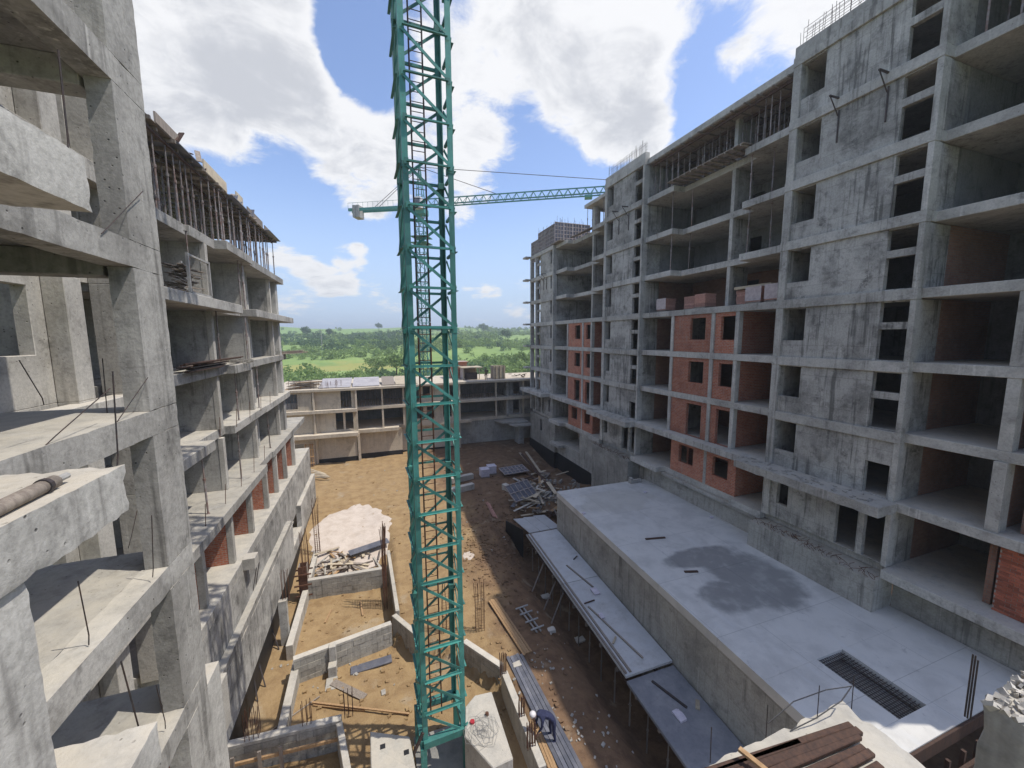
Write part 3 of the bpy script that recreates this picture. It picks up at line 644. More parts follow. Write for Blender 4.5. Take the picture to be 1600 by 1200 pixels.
# boards stacked on the slab below
t = thing('board_stack', (-7.0, 20, zl(-1)), 'loose stack of long planks on a slab edge of the left-hand block', 'planks')
for i in range(9): MB().bar((-6.75-.12*(i%4), 18.0+.4*(i%3), zl(-1)+.03+.04*i*.7), (-6.8-.11*(i%5)+.1, 21.6+.5*(i%4), zl(-1)+.04+.04*i*.7), .16, .035).build('plank', 'wood_old' if i % 2 else 'wood_dark', t)
for i in range(2): MB().bar((-6.7+.1*i, 17.5, zl(-1)+.32+.05*i), (-6.75+.1*i, 24.4, zl(-1)+.3+.04*i), .09, .05).build('plank', 'wood_dark', t)
t = thing('board_stack', (-6.3, 36.6, zl(-1)), 'ragged bundle of boards jutting from the far corner of the left-hand block', 'planks')
for i in range(14): MB().bar((-7.4+.03*i, 35.6+.1*i, zl(-1)+.04+.035*(i%6)), (-5.9+random.uniform(-.2,.5), 36.6+.12*i, zl(-1)+.08+.04*(i%6)), .15, .035).build('plank', 'wood_old', t)
t = thing('rubble_heap', (-6.9, 25.4, zl(-1)), 'small heap of rubble on a middle slab edge of the left-hand block', 'rubble')
m = MB()
for i in range(60):
    x, y = random.gauss(-6.95, .25), random.gauss(25.4, .6); r = random.uniform(.03, .1); m.box(x-r, x+r, y-r, y+r*.7, zl(-1), zl(-1)+r*1.5*max(.2, 1.4-abs(y-25.4)))
tag(m.build('rubble', 'rubble', t), kind='stuff')
# sagging safety wires
for k, y0, y1 in ((-3, 15.5, 27), (-2, 20, 30)):
    for y in np.arange(y0, y1, 2.2): MB().tube([(-6.55, y, zl(k)), (-6.5, y+.02, zl(k)+.9)], .014, 5).build('starter_bar', 'steel_rust', LB)

# ---------------------------------------------------------------- near-left frame
NF = thing('unfinished_building', (-5.5, 6, -16.6), 'raw concrete frame of columns, beams and floors at the left edge, nearest the camera', 'building')
XN = -3.88
for k in range(-4, 4):
    z1 = zl(k)
    MB().rough(XN-.42, XN, -2.5, 9.75, z1-.46, z1, .14, .004, .022).build('beam', 'conc_warm', NF)
    MB().rough(-7.2, XN-.425, -2.5, 9.6, z1-.2, z1-.012, .4, .008, .01).build('floor_slab', 'conc_warm', NF)
    bx('cross_beam', 'conc_warm', NF, -7.2, XN-.425, 8.75, 9.2, z1-.62, z1-.205)
    bx('inner_beam', 'conc_warm', NF, -7.2, -6.9, -2.5, 8.74, z1-.5, z1-.205)
    if k < 3:
        z2 = zl(k+1)-.463
        MB().rough(XN-.36, XN+.0, 8.74, 9.75, z1+.004, z2, .14, .003, .014).build('column', 'conc_warm', NF)
        bx('column', 'conc_warm', NF, XN-.45, XN, 1.2, 1.7, z1+.004, z2)
        # wall behind the frame
        H = [(9.6, 11.9, z1+.95, z1+2.5), (13.2, 13.9, z1+.02, z1+2.4), (14.6, 15.6, z1+.02, z1+2.2)]
        MB().wall('x', -7.5, .28, -2.5, 14.0 if k > -1 else 13.0, z1-.2, zl(k+1)-.203, H).build('rear_wall', 'conc_pale', NF, .01)
        bx('pilaster', 'conc_pale', NF, -7.21, -6.8, 12.3, 12.9, z1-.2, zl(k+1)-.203)
        bx('pilaster', 'conc_pale', NF, -7.21, -6.5, 13.95, 14.3, z1-.2, zl(k+1)-.203)
        bx('string_beam', 'conc_pale', NF, -7.0, -6.5, 10.2, 15.6, z1-.75, z1-.25) if k % 2 else bx('string_beam', 'conc_pale', NF, -7.0, -6.6, 14.3, 16.2, z1-.55, z1-.05)
        MB().wall('y', 12.4, .2, -11, -7.51, z1-.2, zl(k+1)-.203).build('inner_wall', 'conc_light', NF)
        MB().wall('x', -11.2, .2, 6, 14, z1-.2, zl(k+1)-.203).build('inner_wall', 'conc_dark', NF)
for i, k in enumerate((1, 0, -1, -2)):
    z1 = zl(k-0)+.01
    if k == 1: continue
    MB().rough(-3.86, -2.5, -2.0, 5.04, z1-.5, z1, .09, .004, .026).build('landing_slab', 'conc_light', NF)
bx('landing_beam', 'conc_light', NF, -3.85, -2.55, 3.55, 3.95, zl(0)-.75, zl(0)-.5)
MB().rough(-3.2, -2.56, 3.2, 3.82, zl(-2)+.015, zl(-1)-.492, .12, .003, .014).build('column', 'conc_light', NF)
MB().rough(-3.2, -2.56, 3.2, 3.82, zl(-4), zl(-2)-.492, .12, .003, .014).build('column', 'conc_light', NF)
# brick closing wall low down and the big blank end of the frame
brick_wall('y', 9.2, .2, -6.0, XN-.1, zl(-4)+.01, zl(-3)-.63, NF)
MB().wall('x', XN-.4, .38, 9.42, 10.5, -16.8, zl(-3)-.47).build('base_wall', 'conc_light', NF)
bx('foot', 'conc_light', NF, XN-.4, XN, 8.5, 9.75, -16.8, zl(-4)-.47)
bx('side_block', 'conc_pale', NF, -6.6, -5.2, 11.0, 14.5, -13.0, -11.2)
# bent starter bars (pixel of foot, pixel of tip, plane)
for (a, b_, X) in (((104,236),(91,78),-2.7), ((158,360),(223,299),-3.86), ((68,628),(30,563),-5.4), ((70,690),(172,607),-3.9), ((182,727),(176,580),-2.85), ((182,655),(231,590),-3.9),
                   ((138,1003),(122,908),-3.98), ((217,1150),(189,1033),-2.75), ((238,898),(237,805),-3.9), ((258,1135),(244,1070),-4.0), ((200,853),(222,765),-5.2), ((167,662),(160,560),-4.6)):
    p, q = atX(*a, X), atX(*b_, X+.05); p.z -= .05
    mid = p.lerp(q, .12)+Vector((0, .03, .02))
    MB().tube([p, mid, q], .0075, 6).build('rebar', 'steel_dark', NF)
t = thing('steel_pipe', tuple(atZ(40, 780, zl(-1)+.05)), 'rusty striped steel pipe lying on the near landing slab at far left', 'pipe')
pa, pb = Vector((-3.0, 3.9, zl(-1)+.075)), Vector((-3.35, 2.2, zl(-1)+.075))
pa = atZ(85, 752, zl(-1)+.075); pb = atZ(-60, 822, zl(-1)+.075)
MB().tube([pa, pb], .055, 12).build('tube', 'wood_old', t, smooth=True); MB().tube([pa.lerp(pb, .12), pa.lerp(pb, .17)], .066, 12).build('collar', 'steel_dark', t); MB().tube([pa, pa+(pa-pb).normalized()*.16], .03, 8).build('pin', 'crane_grey', t)
bars_stuff([(-4.3-random.random()*.8, 6.0+random.random()*2.6, zl(2)) for i in range(26)], 1.5, 'steel_dark', NF, .014, 'starter_bars')

# ---------------------------------------------------------------- block closing the yard at the far end
EB = thing('concrete_block', (6, 56, -15.6), 'low two-storey concrete block closing the far end of the yard, roof cluttered with formwork', 'building')
ze = (-15.5, -11.55, -8.65, -6.1)
YL, YR = 51.9, 53.9
# floor plates
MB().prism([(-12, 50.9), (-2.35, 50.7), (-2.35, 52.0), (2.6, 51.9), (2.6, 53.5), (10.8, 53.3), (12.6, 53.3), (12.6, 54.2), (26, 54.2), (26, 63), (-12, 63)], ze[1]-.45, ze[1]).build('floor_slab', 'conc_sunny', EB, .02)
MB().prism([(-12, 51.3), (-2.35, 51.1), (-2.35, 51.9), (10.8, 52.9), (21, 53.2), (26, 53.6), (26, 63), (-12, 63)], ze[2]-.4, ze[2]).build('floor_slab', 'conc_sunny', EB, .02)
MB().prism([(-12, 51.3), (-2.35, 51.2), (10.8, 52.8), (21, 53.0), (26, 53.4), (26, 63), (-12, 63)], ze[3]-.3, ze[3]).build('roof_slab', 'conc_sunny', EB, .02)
# lower walls with a tarred foot
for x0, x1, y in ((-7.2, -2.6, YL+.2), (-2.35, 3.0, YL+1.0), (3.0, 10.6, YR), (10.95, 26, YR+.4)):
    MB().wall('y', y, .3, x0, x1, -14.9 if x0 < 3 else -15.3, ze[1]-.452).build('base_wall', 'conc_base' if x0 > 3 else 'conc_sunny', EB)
    if x0 < 10: MB().wall('y', y-.03, .33, x0, x1, -16.2, -14.9 if x0 < 3 else -15.3).build('waterproofing', 'bitumen', EB)
for x in (-7.35, -2.5, 10.7): MB().box(x, x+.28, 51.95 if x < 0 else 53.3, 54, -16.2, ze[1]-.452).build('buttress', 'conc_sunny', EB, .01)
def eb_wall(j, x0, x1, y, holes, mat='conc_sunny'): MB().wall('y', y, .25, x0, x1, ze[j]+.003, ze[j+1]-(.403 if j == 1 else .303), holes).build('wall_panel', mat, EB, .01)
eb_wall(1, -7.1, -2.6, 52.0, [(-4.9, -4.05, ze[1]+.2, ze[2]-.5), (-3.8, -2.9, ze[1]+.2, ze[2]-.5)])
eb_wall(2, -7.1, -2.6, 51.8, [(-4.2, -3.0, ze[2]+.05, ze[3]-.35)])
eb_wall(1, 3.4, 10.6, 53.4, [(5.0, 5.9, ze[1]+.6, ze[2]-.7), (6.4, 7.4, ze[1]+.6, ze[2]-.7), (8.6, 9.8, ze[1]+.6, ze[2]-.7)])
eb_wall(2, 5.4, 10.6, 53.4, [(5.9, 6.9, ze[2]+.5, ze[3]-.5), (9.6, 10.3, ze[2]+.1, ze[3]-.5)])
for j in (1, 2):
    zz1 = ze[j+1]-(.403 if j == 1 else .303)
    for x, y in ((-7.3, 51.4), (-2.55, 51.3), (.55, 52.2), (3.2, 52.6), (10.75, 53.0), (16.25, 53.6), (20.5, 53.6)): bx('column', 'conc_sunny', EB, x, x+.22, y, y+.3, ze[j]+.003, zz1)
    MB().wall('y', 58.5, .25, -12, 26, ze[j]+.003, zz1).build('rear_wall', 'conc_dark', EB)
    MB().wall('y', 54.6, .25, 18.2, 26, ze[j]+.003, zz1, [(19.3, 20.3, ze[j]+.2, zz1-.3)]).build('wall_panel', 'conc_wall', EB)
    MB().wall('x', 18.0, .25, 53.7, 58.4, ze[j]+.003, zz1).build('inner_wall', 'conc_wall', EB)
MB().wall('y', 51.6, .25, -12, -7.4, ze[2]+.003, ze[3]-.303, [(-10.6, -8.9, ze[2]+.25, ze[3]-.5)]).build('wall_panel', 'conc_sunny', EB)
MB().wall('y', 51.9, .25, -12, -7.4, -15.6, ze[2]-.403, [(-9.9, -8.6, -15.0, -12.7)]).build('wall_panel', 'conc_sunny', EB)
MB().prism([(16.9, 52.0), (20.6, 51.6), (20.6, 54.2), (16.2, 54.2)], ze[1]-.75, ze[1]-.5).build('canopy_slab', 'conc_light', EB, .02)
MB().prism([(18.2, 50.9), (21.2, 50.6), (21.2, 52.2), (17.8, 52.2)], ze[1]-1.05, ze[1]-.8).build('canopy_slab', 'conc_light', EB, .02)
bx('buttress', 'conc_light', EB, 19.3, 20.1, 52.2, 54, -16.5, ze[1]-1.06)
EBG = 'close-set props behind the openings of the far block'
for x0, x1, y in ((-10.5, -8.95, 51.95), (-4.1, -3.05, 52.2), (-2.2, .5, 52.6), (.85, 3.1, 52.9), (11.1, 16.1, 54.0), (19.3, 20.4, 54.2)):
    for x in np.arange(x0+.15, x1, .34): prop(x, y+random.uniform(-.15,.5), ze[2], ze[3]-.3, 'steel prop behind an upper opening of the far block closing the yard', EBG)
# things on its roof
zr2 = ze[3]
def roofbox(name, mat, label, cat, x0, x1, y0, y1, h, z=zr2): 
    o = MB().rough(x0, x1, y0, y1, z, z+h, .3, .02, .05).build(name, mat); return tag(o, label, cat)
for i, (x0, x1, lab, mt) in enumerate(((-6.6, -3.0, 'wide grey plywood sheet tilted on the far block roof, leftmost', 'ply_grey'), (-2.8, 0.4, 'grey plywood sheet on the far block roof, second from the left', 'ply_grey'), (.7, 2.3, 'brownish board on the far block roof left of the green mast', 'wood_old'), (2.4, 5.2, 'sunlit pale plywood sheet on the far block roof beside the green mast', 'ply_pale'))):
    t = MB(); y0, y1 = 52.0+.2*i, 56.6; t.add([(x0,y0,zr2+.05),(x1,y0,zr2+.05),(x1,y1,zr2+.75),(x0,y1,zr2+.75),(x0,y0,zr2+.1),(x1,y0,zr2+.1),(x1,y1,zr2+.8),(x0,y1,zr2+.8)], [(3,2,1,0),(4,5,6,7),(0,1,5,4),(1,2,6,5),(2,3,7,6),(3,0,4,7)])
    tag(t.build('plywood_sheet', mt), lab, 'plywood')
t = thing('site_shelter', (12.6, 56, zr2), 'open pale shelter with a dark front on the far block roof', 'shelter')
for x in (11.9, 14.2): bx('post', 'ply_pale', t, x, x+.12, 55.0, 55.12, zr2, zr2+1.7); bx('post', 'ply_pale', t, x, x+.12, 57.0, 57.12, zr2, zr2+1.9)
MB().prism([(11.6,54.7),(14.7,54.7),(14.7,57.4),(11.6,57.4)], zr2+1.7, [1.7+zr2+.12]*4).build('roof_sheet', 'ply_pale', t)
bx('side_panel', 'form_frame', t, 11.85, 11.9, 55.12, 57, zr2+.05, zr2+1.69); bx('back_panel', 'wood_old', t, 12.0, 14.2, 56.95, 57.0, zr2+.05, zr2+1.69); bx('counter', 'steel_dark', t, 12.3, 14.0, 55.2, 55.8, zr2, zr2+1.0)
t = thing('timber_box', (17.2, 55, zr2), 'tall brown plywood shaft form standing on the far block roof', 'formwork')
for y in (54.6, 56.2): bx('panel', 'ply_pale', t, 16.3, 18.1, y, y+.05, zr2, zr2+1.9)
for x in (16.3, 18.05): bx('panel', 'wood_old', t, x, x+.05, 54.65, 56.2, zr2, zr2+1.9)
fp = [o for o in t.children][0]
for x in (16.6, 17.2, 17.8): bx('batten', 'wood_old', fp, x-.04, x+.04, 54.52, 54.6, zr2, zr2+1.9)
o = MB()
for i in range(16): x = random.uniform(19.2, 21.4); y = random.uniform(54.6, 55.8); o.bar((x,y,zr2+.1+.03*i),(x+random.uniform(-.8,.8),y+random.uniform(-.4,.4),zr2+.12+.03*i),.12,.08)
tag(o.build('timber_heap', 'wood_dark'), 'low dark heap of timber offcuts on the far block roof near the right tower', 'timber')
tag(MB().box(10.7, 13.0, 57.5, 60, zr2, zr2+2.4).prism([(10.5,57.3),(13.2,57.3),(13.2,60.2),(10.5,60.2)], zr2+2.4, [zr2+2.5]*4).box(11.2,11.9,57.46,57.5,zr2+.9,zr2+1.7).build('site_hut', 'brick_red'), 'small reddish hut at the back of the far block roof', 'hut')
bars_stuff([(random.uniform(-10, -4), random.uniform(51.8, 53.5), zr2) for i in range(40)], 1.0, 'steel_rust', EB, .014)
t = thing('timber_stack', (-8.4, 53, zr2), 'ragged timber and brushwood pile at the left corner of the far block roof', 'timber')
for i in range(18): MB().bar((-10.4+random.random()*1.5, 52+random.random(), zr2+.08+.05*i), (-7.4+random.random()*1.2, 52.3+random.random()*1.6, zr2+.1+.05*i), .15, .06).build('board', 'wood_old' if i % 3 else 'wood_new', t)
t = thing('shuttering_stand', (-9.2, 52, -15.5), 'timber shuttering frame standing at the corner between left block and far block', 'formwork')
for x in (-8.3, -7.8, -7.55): MB().bar((x, 51.2, -15.6), (x, 51.2, -12.6), .12).build('post', 'wood_new', t)
for z in (-15, -14.2, -13.3, -12.7): MB().bar((-8.4, 51.1, z), (-7.4, 51.1, z), .1).build('waler', 'wood_new', t)
for i in range(5): MB().bar((-7.9+.15*i, 50.2-.9*i, -15.4+.04*i), (-6.0+.2*i, 47.6-.5*i, -15.3+.04*i), .18, .06).build('plank', 'ply_pale', t)
# ---------------------------------------------------------------- ground
def ss(a, b, v): t = min(1, max(0, (v-a)/(b-a))); return t*t*(3-2*t)
def gz(x, y, fine=True):
    z = -15.5
    xw_ = 4.95 if y < 15.3 else (4.95-(y-15.3)*.55 if y < 17.8 else max(.3, 3.58-(y-17.8)*1.2))
    z -= 1.15*(1-ss(xw_, xw_+.35, x))*(1-ss(27, 34, y))                # the near left half was dug out
    z -= .35*ss(xw_, xw_+.35, x)*(1-ss(27, 34, y))
    z -= 1.9*ss(7.6, 10.6, x)*(1-ss(26, 33, y))                       # pit under the deck
    z -= .9*ss(15, 19, x)*ss(34, 38, y)*(1-ss(44, 52, y))
    z += .55*math.exp(-((x-9.2)**2/4+(y-28.5)**2/5))                  # spoil heap
    if fine:
        p = Vector((x, y, 0)); z += .16*noise.noise(p*.35)+.07*noise.noise(p*1.1)+.035*noise.noise(p*2.9)
        if y > 26 and 5 < x < 12: z += .05*math.sin(x*7+noise.noise(p*.5)*3)*ss(26,29,y)*(1-ss(36,42,y))   # wheel ruts
    return z
def onground(px, py):
    d = ray(px, py); lo_, hi_ = 5.0, 200.0
    k = 13.0/abs(d.z)
    while k*abs(d.z) < 25 and d.z*k > gz(d.x*k, d.y*k, False): k += .04
    p = d*k; p.z = gz(p.x, p.y); return p
m, t, b = newmat('yard_soil'); p = wpos(t); sx = t.nodes.new('ShaderNodeSeparateXYZ'); t.links.new(p, sx.inputs[0])
a = noi(t, p, .22, 6, .6, .4); a2 = noi(t, p, 1.3, 7, .68, .3); a3 = noi(t, p, 9, 5, .7)
wet = mth(t, 'ADD', sstep(t, sx.outputs[0], 2.0, 9.0, 0, .8), mth(t, 'MULTIPLY', mth(t, 'SUBTRACT', a, .5), 1.5))  # browner damp soil to the right, part of the block's shadow painted in
cc = mixc(t, sstep(t, a2, .35, .68), (.36, .25, .13), (.265, .175, .09))
cc = mixc(t, sstep(t, wet, .15, .7), cc, mixc(t, sstep(t, a2, .4, .66), (.20, .125, .075), (.13, .08, .05)))
cc = mixc(t, sstep(t, noi(t, p, .6, 5, .6), .58, .72, 0, .6), cc, (.38, .31, .22))
cc = mixc(t, sstep(t, a3, .6, .8, 0, .6), cc, (.40, .34, .27))
cc = mixc(t, sstep(t, noi(t, p, 3.1, 5, .7), .6, .75, 0, .5), cc, (.12, .075, .045))
t.links.new(cc, b.inputs['Base Color']); b.inputs['Roughness'].default_value = .95; b.inputs['Specular IOR Level'].default_value = .15
bump(t, b, mth(t, 'ADD', a2, mth(t, 'MULTIPLY', a3, .5)), .8, .08)
xs = sorted(set(list(np.arange(-40, -9, 4.0)) + list(np.arange(-9, 23, .32)) + list(np.arange(23, 60, 4.0))))
ys = sorted(set(list(np.arange(-40, 6, 4.0)) + list(np.arange(6, 56, .36)) + list(np.arange(56, 76, 4.0))))
vs = [(x, y, gz(x, y)) for y in ys for x in xs]; nx = len(xs)
g = MB().add(vs, [(j*nx+i, j*nx+i+1, (j+1)*nx+i+1, (j+1)*nx+i) for j in range(len(ys)-1) for i in range(nx-1)]).build('yard_ground', 'yard_soil', smooth=True, base=(0, 0, 0)); tag(g, kind='structure')
def patch(name, mat, cx, cy, rx, ry, h, n=40, seed=0, kind='structure'):
    # thin spread lying on the soil, ragged outline, following the ground
    vs = [(cx, cy, gz(cx, cy)+h)]; fs = []; R = 7
    for r in range(1, R+1):
        for i in range(n):
            a = 2*math.pi*i/n; q = 1+.22*noise.noise(Vector((math.cos(a)*1.7+seed, math.sin(a)*1.7, 3)))+.10*noise.noise(Vector((math.cos(a)*6+seed, math.sin(a)*6, 1)))
            x, y = cx+rx*q*math.cos(a)*r/R, cy+ry*q*math.sin(a)*r/R
            vs.append((x, y, gz(x, y)+(h if r < R else -.05)))
    for i in range(n): fs.append((0, 1+i, 1+(i+1) % n))
    for r in range(R-1):
        for i in range(n): a0 = 1+r*n+i; a1 = 1+r*n+(i+1) % n; fs.append((a0, a0+n, a1+n, a1))
    return tag(MB().add(vs, fs).build(name, mat, smooth=True), kind=kind)
simple('slurry', (.60, .52, .45), (.50, .42, .35), .95, 1.6, bmp=.5)
pc = onground(553, 832); patch('concrete_spill', 'slurry', pc.x-.1, pc.y+.3, 3.1, 5.3, .07, 48, 2)
pc = onground(732, 868); patch('lime_spill', 'slurry', pc.x, pc.y, .45, .6, .03, 30, 5)

# ---------------------------------------------------------------- podium
ZP = -12.0
m, t, b = newmat('podium_top'); p = wpos(t); q = vmth(t, 'SUBTRACT', p, (0, 0, EZ))
base_c = mixc(t, sstep(t, noi(t, p, .7, 7, .65, .3), .38, .68), (.62, .60, .56), (.50, .485, .455))
base_c = mixc(t, sstep(t, noi(t, scl(t, p, (2.4, .5, 1)), 1.0, 6, .6), .52, .7, 0, .45), base_c, (.60, .60, .59))
base_c = mixc(t, sstep(t, noi(t, p, 8, 5, .7), .6, .8, 0, .4), base_c, (.30, .30, .30))
def blob(cx, cy, rx, ry, j=.9):
    d = vmth(t, 'LENGTH', vmth(t, 'MULTIPLY', vmth(t, 'SUBTRACT', p, (cx, cy, ZP+EZ)), (1/rx, 1/ry, 0)))
    return sstep(t, mth(t, 'ADD', d, mth(t, 'MULTIPLY', mth(t, 'SUBTRACT', noi(t, p, .9, 6, .6), .5), j)), .78, 1.14, 1, 0)
w = mth(t, 'MAXIMUM', blob(17.4, 13.4, 2.0, 2.6), mth(t, 'MAXIMUM', blob(15.2, 12.6, 1.5, 1.15), blob(16.3, 15.6, 2.6, .8)))
w = mth(t, 'MULTIPLY', w, sstep(t, noi(t, p, 1.6, 5, .6), .2, .55, .55, 1))
cc = mixc(t, mth(t, 'MULTIPLY', w, .8), base_c, (.20, .20, .195))
cc = mixc(t, mth(t, 'MULTIPLY', blob(16.5, 23.5, 3.2, 1.8, 1.6), .35), cc, (.46, .43, .36))
br = t.nodes.new('ShaderNodeTexBrick'); t.links.new(p, br.inputs['Vector']); br.inputs['Scale'].default_value = 1.0; br.inputs['Brick Width'].default_value = 4.2; br.inputs['Row Height'].default_value = 3.6
br.inputs['Mortar Size'].default_value = .012; br.inputs['Mortar Smooth'].default_value = .5; br.inputs['Color1'].default_value = (1, 1, 1, 1); br.inputs['Color2'].default_value = (.93, .93, .93, 1); br.inputs['Mortar'].default_value = (.5, .5, .5, 1)
cc = mixc(t, .75, cc, br.outputs['Color'], 'MULTIPLY')
cc = mixc(t, sstep(t, noi(t, p, 1.9, 9, .75, .8), .58, .68, 0, .45), cc, (.30, .29, .28))
cc = mixc(t, sstep(t, noi(t, p, 16, 5, .7), .66, .74, 0, .7), cc, (.22, .21, .2))
t.links.new(cc, b.inputs['Base Color'])
t.links.new(mth(t, 'MULTIPLY_ADD', w, -.35, .85), b.inputs['Roughness']); bump(t, b, noi(t, p, 10, 6, .7), .3, .01)
PB = thing('concrete_podium', (17, 17, -17.6), 'long raised concrete podium with a wet stain on its pale top, below the right-hand block', 'podium')
pA, pB_, pC_ = atZ(870, 768, ZP), atZ(1245, 1110, ZP), atZ(1010, 750, ZP)
xa, xb = pA.x, pB_.x
ya = pA.y
def xw(y): return xa+(xb-xa)*(y-ya)/(pB_.y-ya)
YN = 5.6
holes = [atZ(1275, 1030, ZP), atZ(1322, 1017, ZP), atZ(1445, 1105, ZP), atZ(1400, 1122, ZP)]
hx0, hx1, hy0, hy1 = holes[0].x, holes[1].x+.1, holes[3].y, holes[0].y
hx0, hx1, hy0, hy1 = 15.05, 16.5, 6.3, 8.75
# top slab around the rebar pit
for nm, pl in (('top_slab', [(xw(ya), ya), (21.2, ya-.1), (21.2, hy1), (xw(hy1), hy1)]), ('top_slab', [(xw(hy1)+.0, hy1-.004), (hx0, hy1-.004), (hx0, hy0), (xw(hy0), hy0)]),
               ('top_slab', [(hx1, hy1-.004), (21.2, hy1-.004), (21.2, hy0), (hx1, hy0)]), ('top_slab', [(xw(hy0), hy0-.004), (21.2, hy0-.004), (21.2, YN), (xw(YN), YN)])):
    MB().prism(pl, ZP-.4, ZP).build(nm, 'podium_top', PB)
MB().prism([(xw(ya)+.03, ya-.03), (xw(YN)+.03, YN+.03), (xw(YN)+.35, YN+.03), (xw(ya)+.35, ya-.03)], -17.8, ZP-.402).build('yard_wall', 'conc_base', PB)
MB().prism([(xw(ya)+.36, ya-.03), (21.2, ya-.13), (21.2, ya-.45), (xw(ya)+.36, ya-.35)], -17.8, ZP-.402).build('end_wall', 'conc_base', PB)
bx('pit_floor', 'conc_dark', PB, hx0-.2, hx1+.2, hy0-.2, hy1+.2, ZP-.75, ZP-.5)
m2 = MB()
for x in np.arange(hx0+.02, hx1, .11): m2.bar((x, hy0, ZP-.13), (x+.02, hy1, ZP-.13), .016)
for y in np.arange(hy0+.02, hy1, .11): m2.bar((hx0, y, ZP-.11), (hx1, y+.02, ZP-.11), .016)
tag(m2.build('rebar_mesh', 'steel_dark', PB), kind='stuff')
bx('edge_form', 'wood_dark', PB, 14.0, 21, YN-.08, YN-.005, ZP-.5, ZP-.03)
for (px, py), l, a, lab, mt in (((1024, 841), 1.25, .2, 'single brown plank lying on the podium far half', 'wood_dark'), ((1080, 893), .7, .3, 'short brown plank at the edge of the wet stain on the podium', 'wood_dark')):
    q = atZ(px, py, ZP+.03); tag(MB().bar((q.x-l/2*math.cos(a), q.y+l/2*math.sin(a), ZP+.03), (q.x+l/2*math.cos(a), q.y-l/2*math.sin(a), ZP+.03), .13, .05).build('plank', mt), lab, 'plank')
q = atZ(980, 752, ZP); tag(MB().rough(q.x-.1, q.x+.15, q.y-.6, q.y-.3, ZP, ZP+.45, .1, .02, .05).rough(q.x+.15, q.x+1.0, q.y-.6, q.y-.35, ZP, ZP+.28, .12, .02, .05).build('concrete_lump', 'conc_pale'), 'pale concrete lump at the far edge of the podium', 'concrete')
for (px, py), lab in (((1008, 770), 'white lump of foam near the far edge of the podium'), ((1112, 809), 'small white scrap near the podium back wall'), ((912, 803), 'small white scrap on the podium front edge')):
    q = atZ(px, py, ZP); tag(MB().rough(q.x-.12, q.x+.12, q.y-.1, q.y+.1, ZP, ZP+.1, .05, .03, .05).build('white_scrap', 'white_pack'), lab, 'scrap')

# ---------------------------------------------------------------- deck beside the podium
ZD = -15.0
DK = thing('formwork_deck', (11.3, 18, gz(11, 18)), 'long narrow grey deck on timber shores running along the podium wall', 'deck')
q1, q2, q3, q4 = atZ(822, 835, ZD), atZ(978, 1056, ZD), atZ(1050, 1032, ZD), atZ(866, 826, ZD)
def strip(y0, y1, z0, z1, name, mat, x_in=.03, xl=None):
    l = lambda y: q1.x+(q2.x-q1.x)*(y-q1.y)/(q2.y-q1.y)
    return MB().prism([(l(y0), y0), (l(y1), y1), (xw(y1)-x_in, y1), (xw(y0)-x_in, y0)], z0, z1).build(name, mat, DK, .012)
strip(q1.y, 20.0, ZD-.12, ZD, 'deck_slab', 'conc_deck'); strip(19.98, q2.y, ZD-.15, ZD-.02, 'deck_slab', 'conc_deck'); strip(q2.y-.06, 7.2, ZD-.34, ZD-.2, 'deck_slab', 'deck_film')
lx = lambda y: q1.x+(q2.x-q1.x)*(y-q1.y)/(q2.y-q1.y)
for dx in (.08, .32): MB().bar((lx(q1.y)+dx, q1.y-.1, ZD+.03), (lx(q2.y)+dx, q2.y+.1, ZD+.01), .11, .05).build('edge_batten', 'wood_old', DK)
for y in np.arange(8, 26, 1.5): MB().bar((lx(y)+.05, y, ZD-.44), (xw(y)-.1, y, ZD-.44), .1, .18).build('joist', 'wood_old', DK)
for x in (.25, 1.9): MB().bar((lx(8)+x, 7.5, ZD-.6), (lx(26)+x, 26, ZD-.6), .12, .14).build('bearer', 'wood_dark', DK)
for y in np.arange(8.2, 26.4, 1.25):
    for x in (.3, 1.9): prop(lx(y)+x, y, gz(lx(y)+x, y)-.05, ZD-.67, 'dark shore under the deck along the podium', 'shores under the deck', mat='wood_old')
for (a, b_) in (((878, 905), (905, 868)), ((905, 890), (940, 935)), ((865, 960), (900, 900))):
    pa, pb = onground(*a), onground(*a); pb = atZ(*b_, ZD-.6) if b_ != (940, 935) else atZ(935, 925, ZD-1.2)
    pa = Vector((lx(pb.y)-.9, pb.y-.6, gz(lx(pb.y)-.9, pb.y-.6)))
    MB().bar(pa, (lx(pb.y)+.2, pb.y, ZD-.62), .08, .05).build('raking_shore', 'wood_old', DK)
for (px, py), l, a, w_, mt, lab in (((905, 900), 2.6, 1.75, .1, 'wood_old', 'long thin batten left on the far half of the deck'), ((899, 872), .5, .6, .07, 'steel_dark', 'short dark bar on the deck beside the podium wall'), ((958, 985), 4.0, 1.72, .08, 'wood_old', 'long thin pole lying along the middle of the deck'),
        ((921, 941), .7, .1, .06, 'wood_dark', 'short dark stick across the middle deck'), ((960, 1001), .5, .7, .09, 'ply_pale', 'pale offcut on the middle deck'), ((1045, 1085), 1.6, 1.9, .1, 'steel_dark', 'dark bar lying on the near, darker deck panel'), ((1090, 1102), .45, .8, .16, 'ply_pale', 'pale wooden block on the near deck panel')):
    q = atZ(px, py, ZD if py < 1050 else ZD-.2); z = (ZD if py < 1050 else ZD-.2)+.03
    tag(MB().bar((q.x-l/2*math.cos(a), q.y-l/2*math.sin(a), z), (q.x+l/2*math.cos(a), q.y+l/2*math.sin(a), z), w_, .05).build('deck_stick', mt), lab, 'stick')
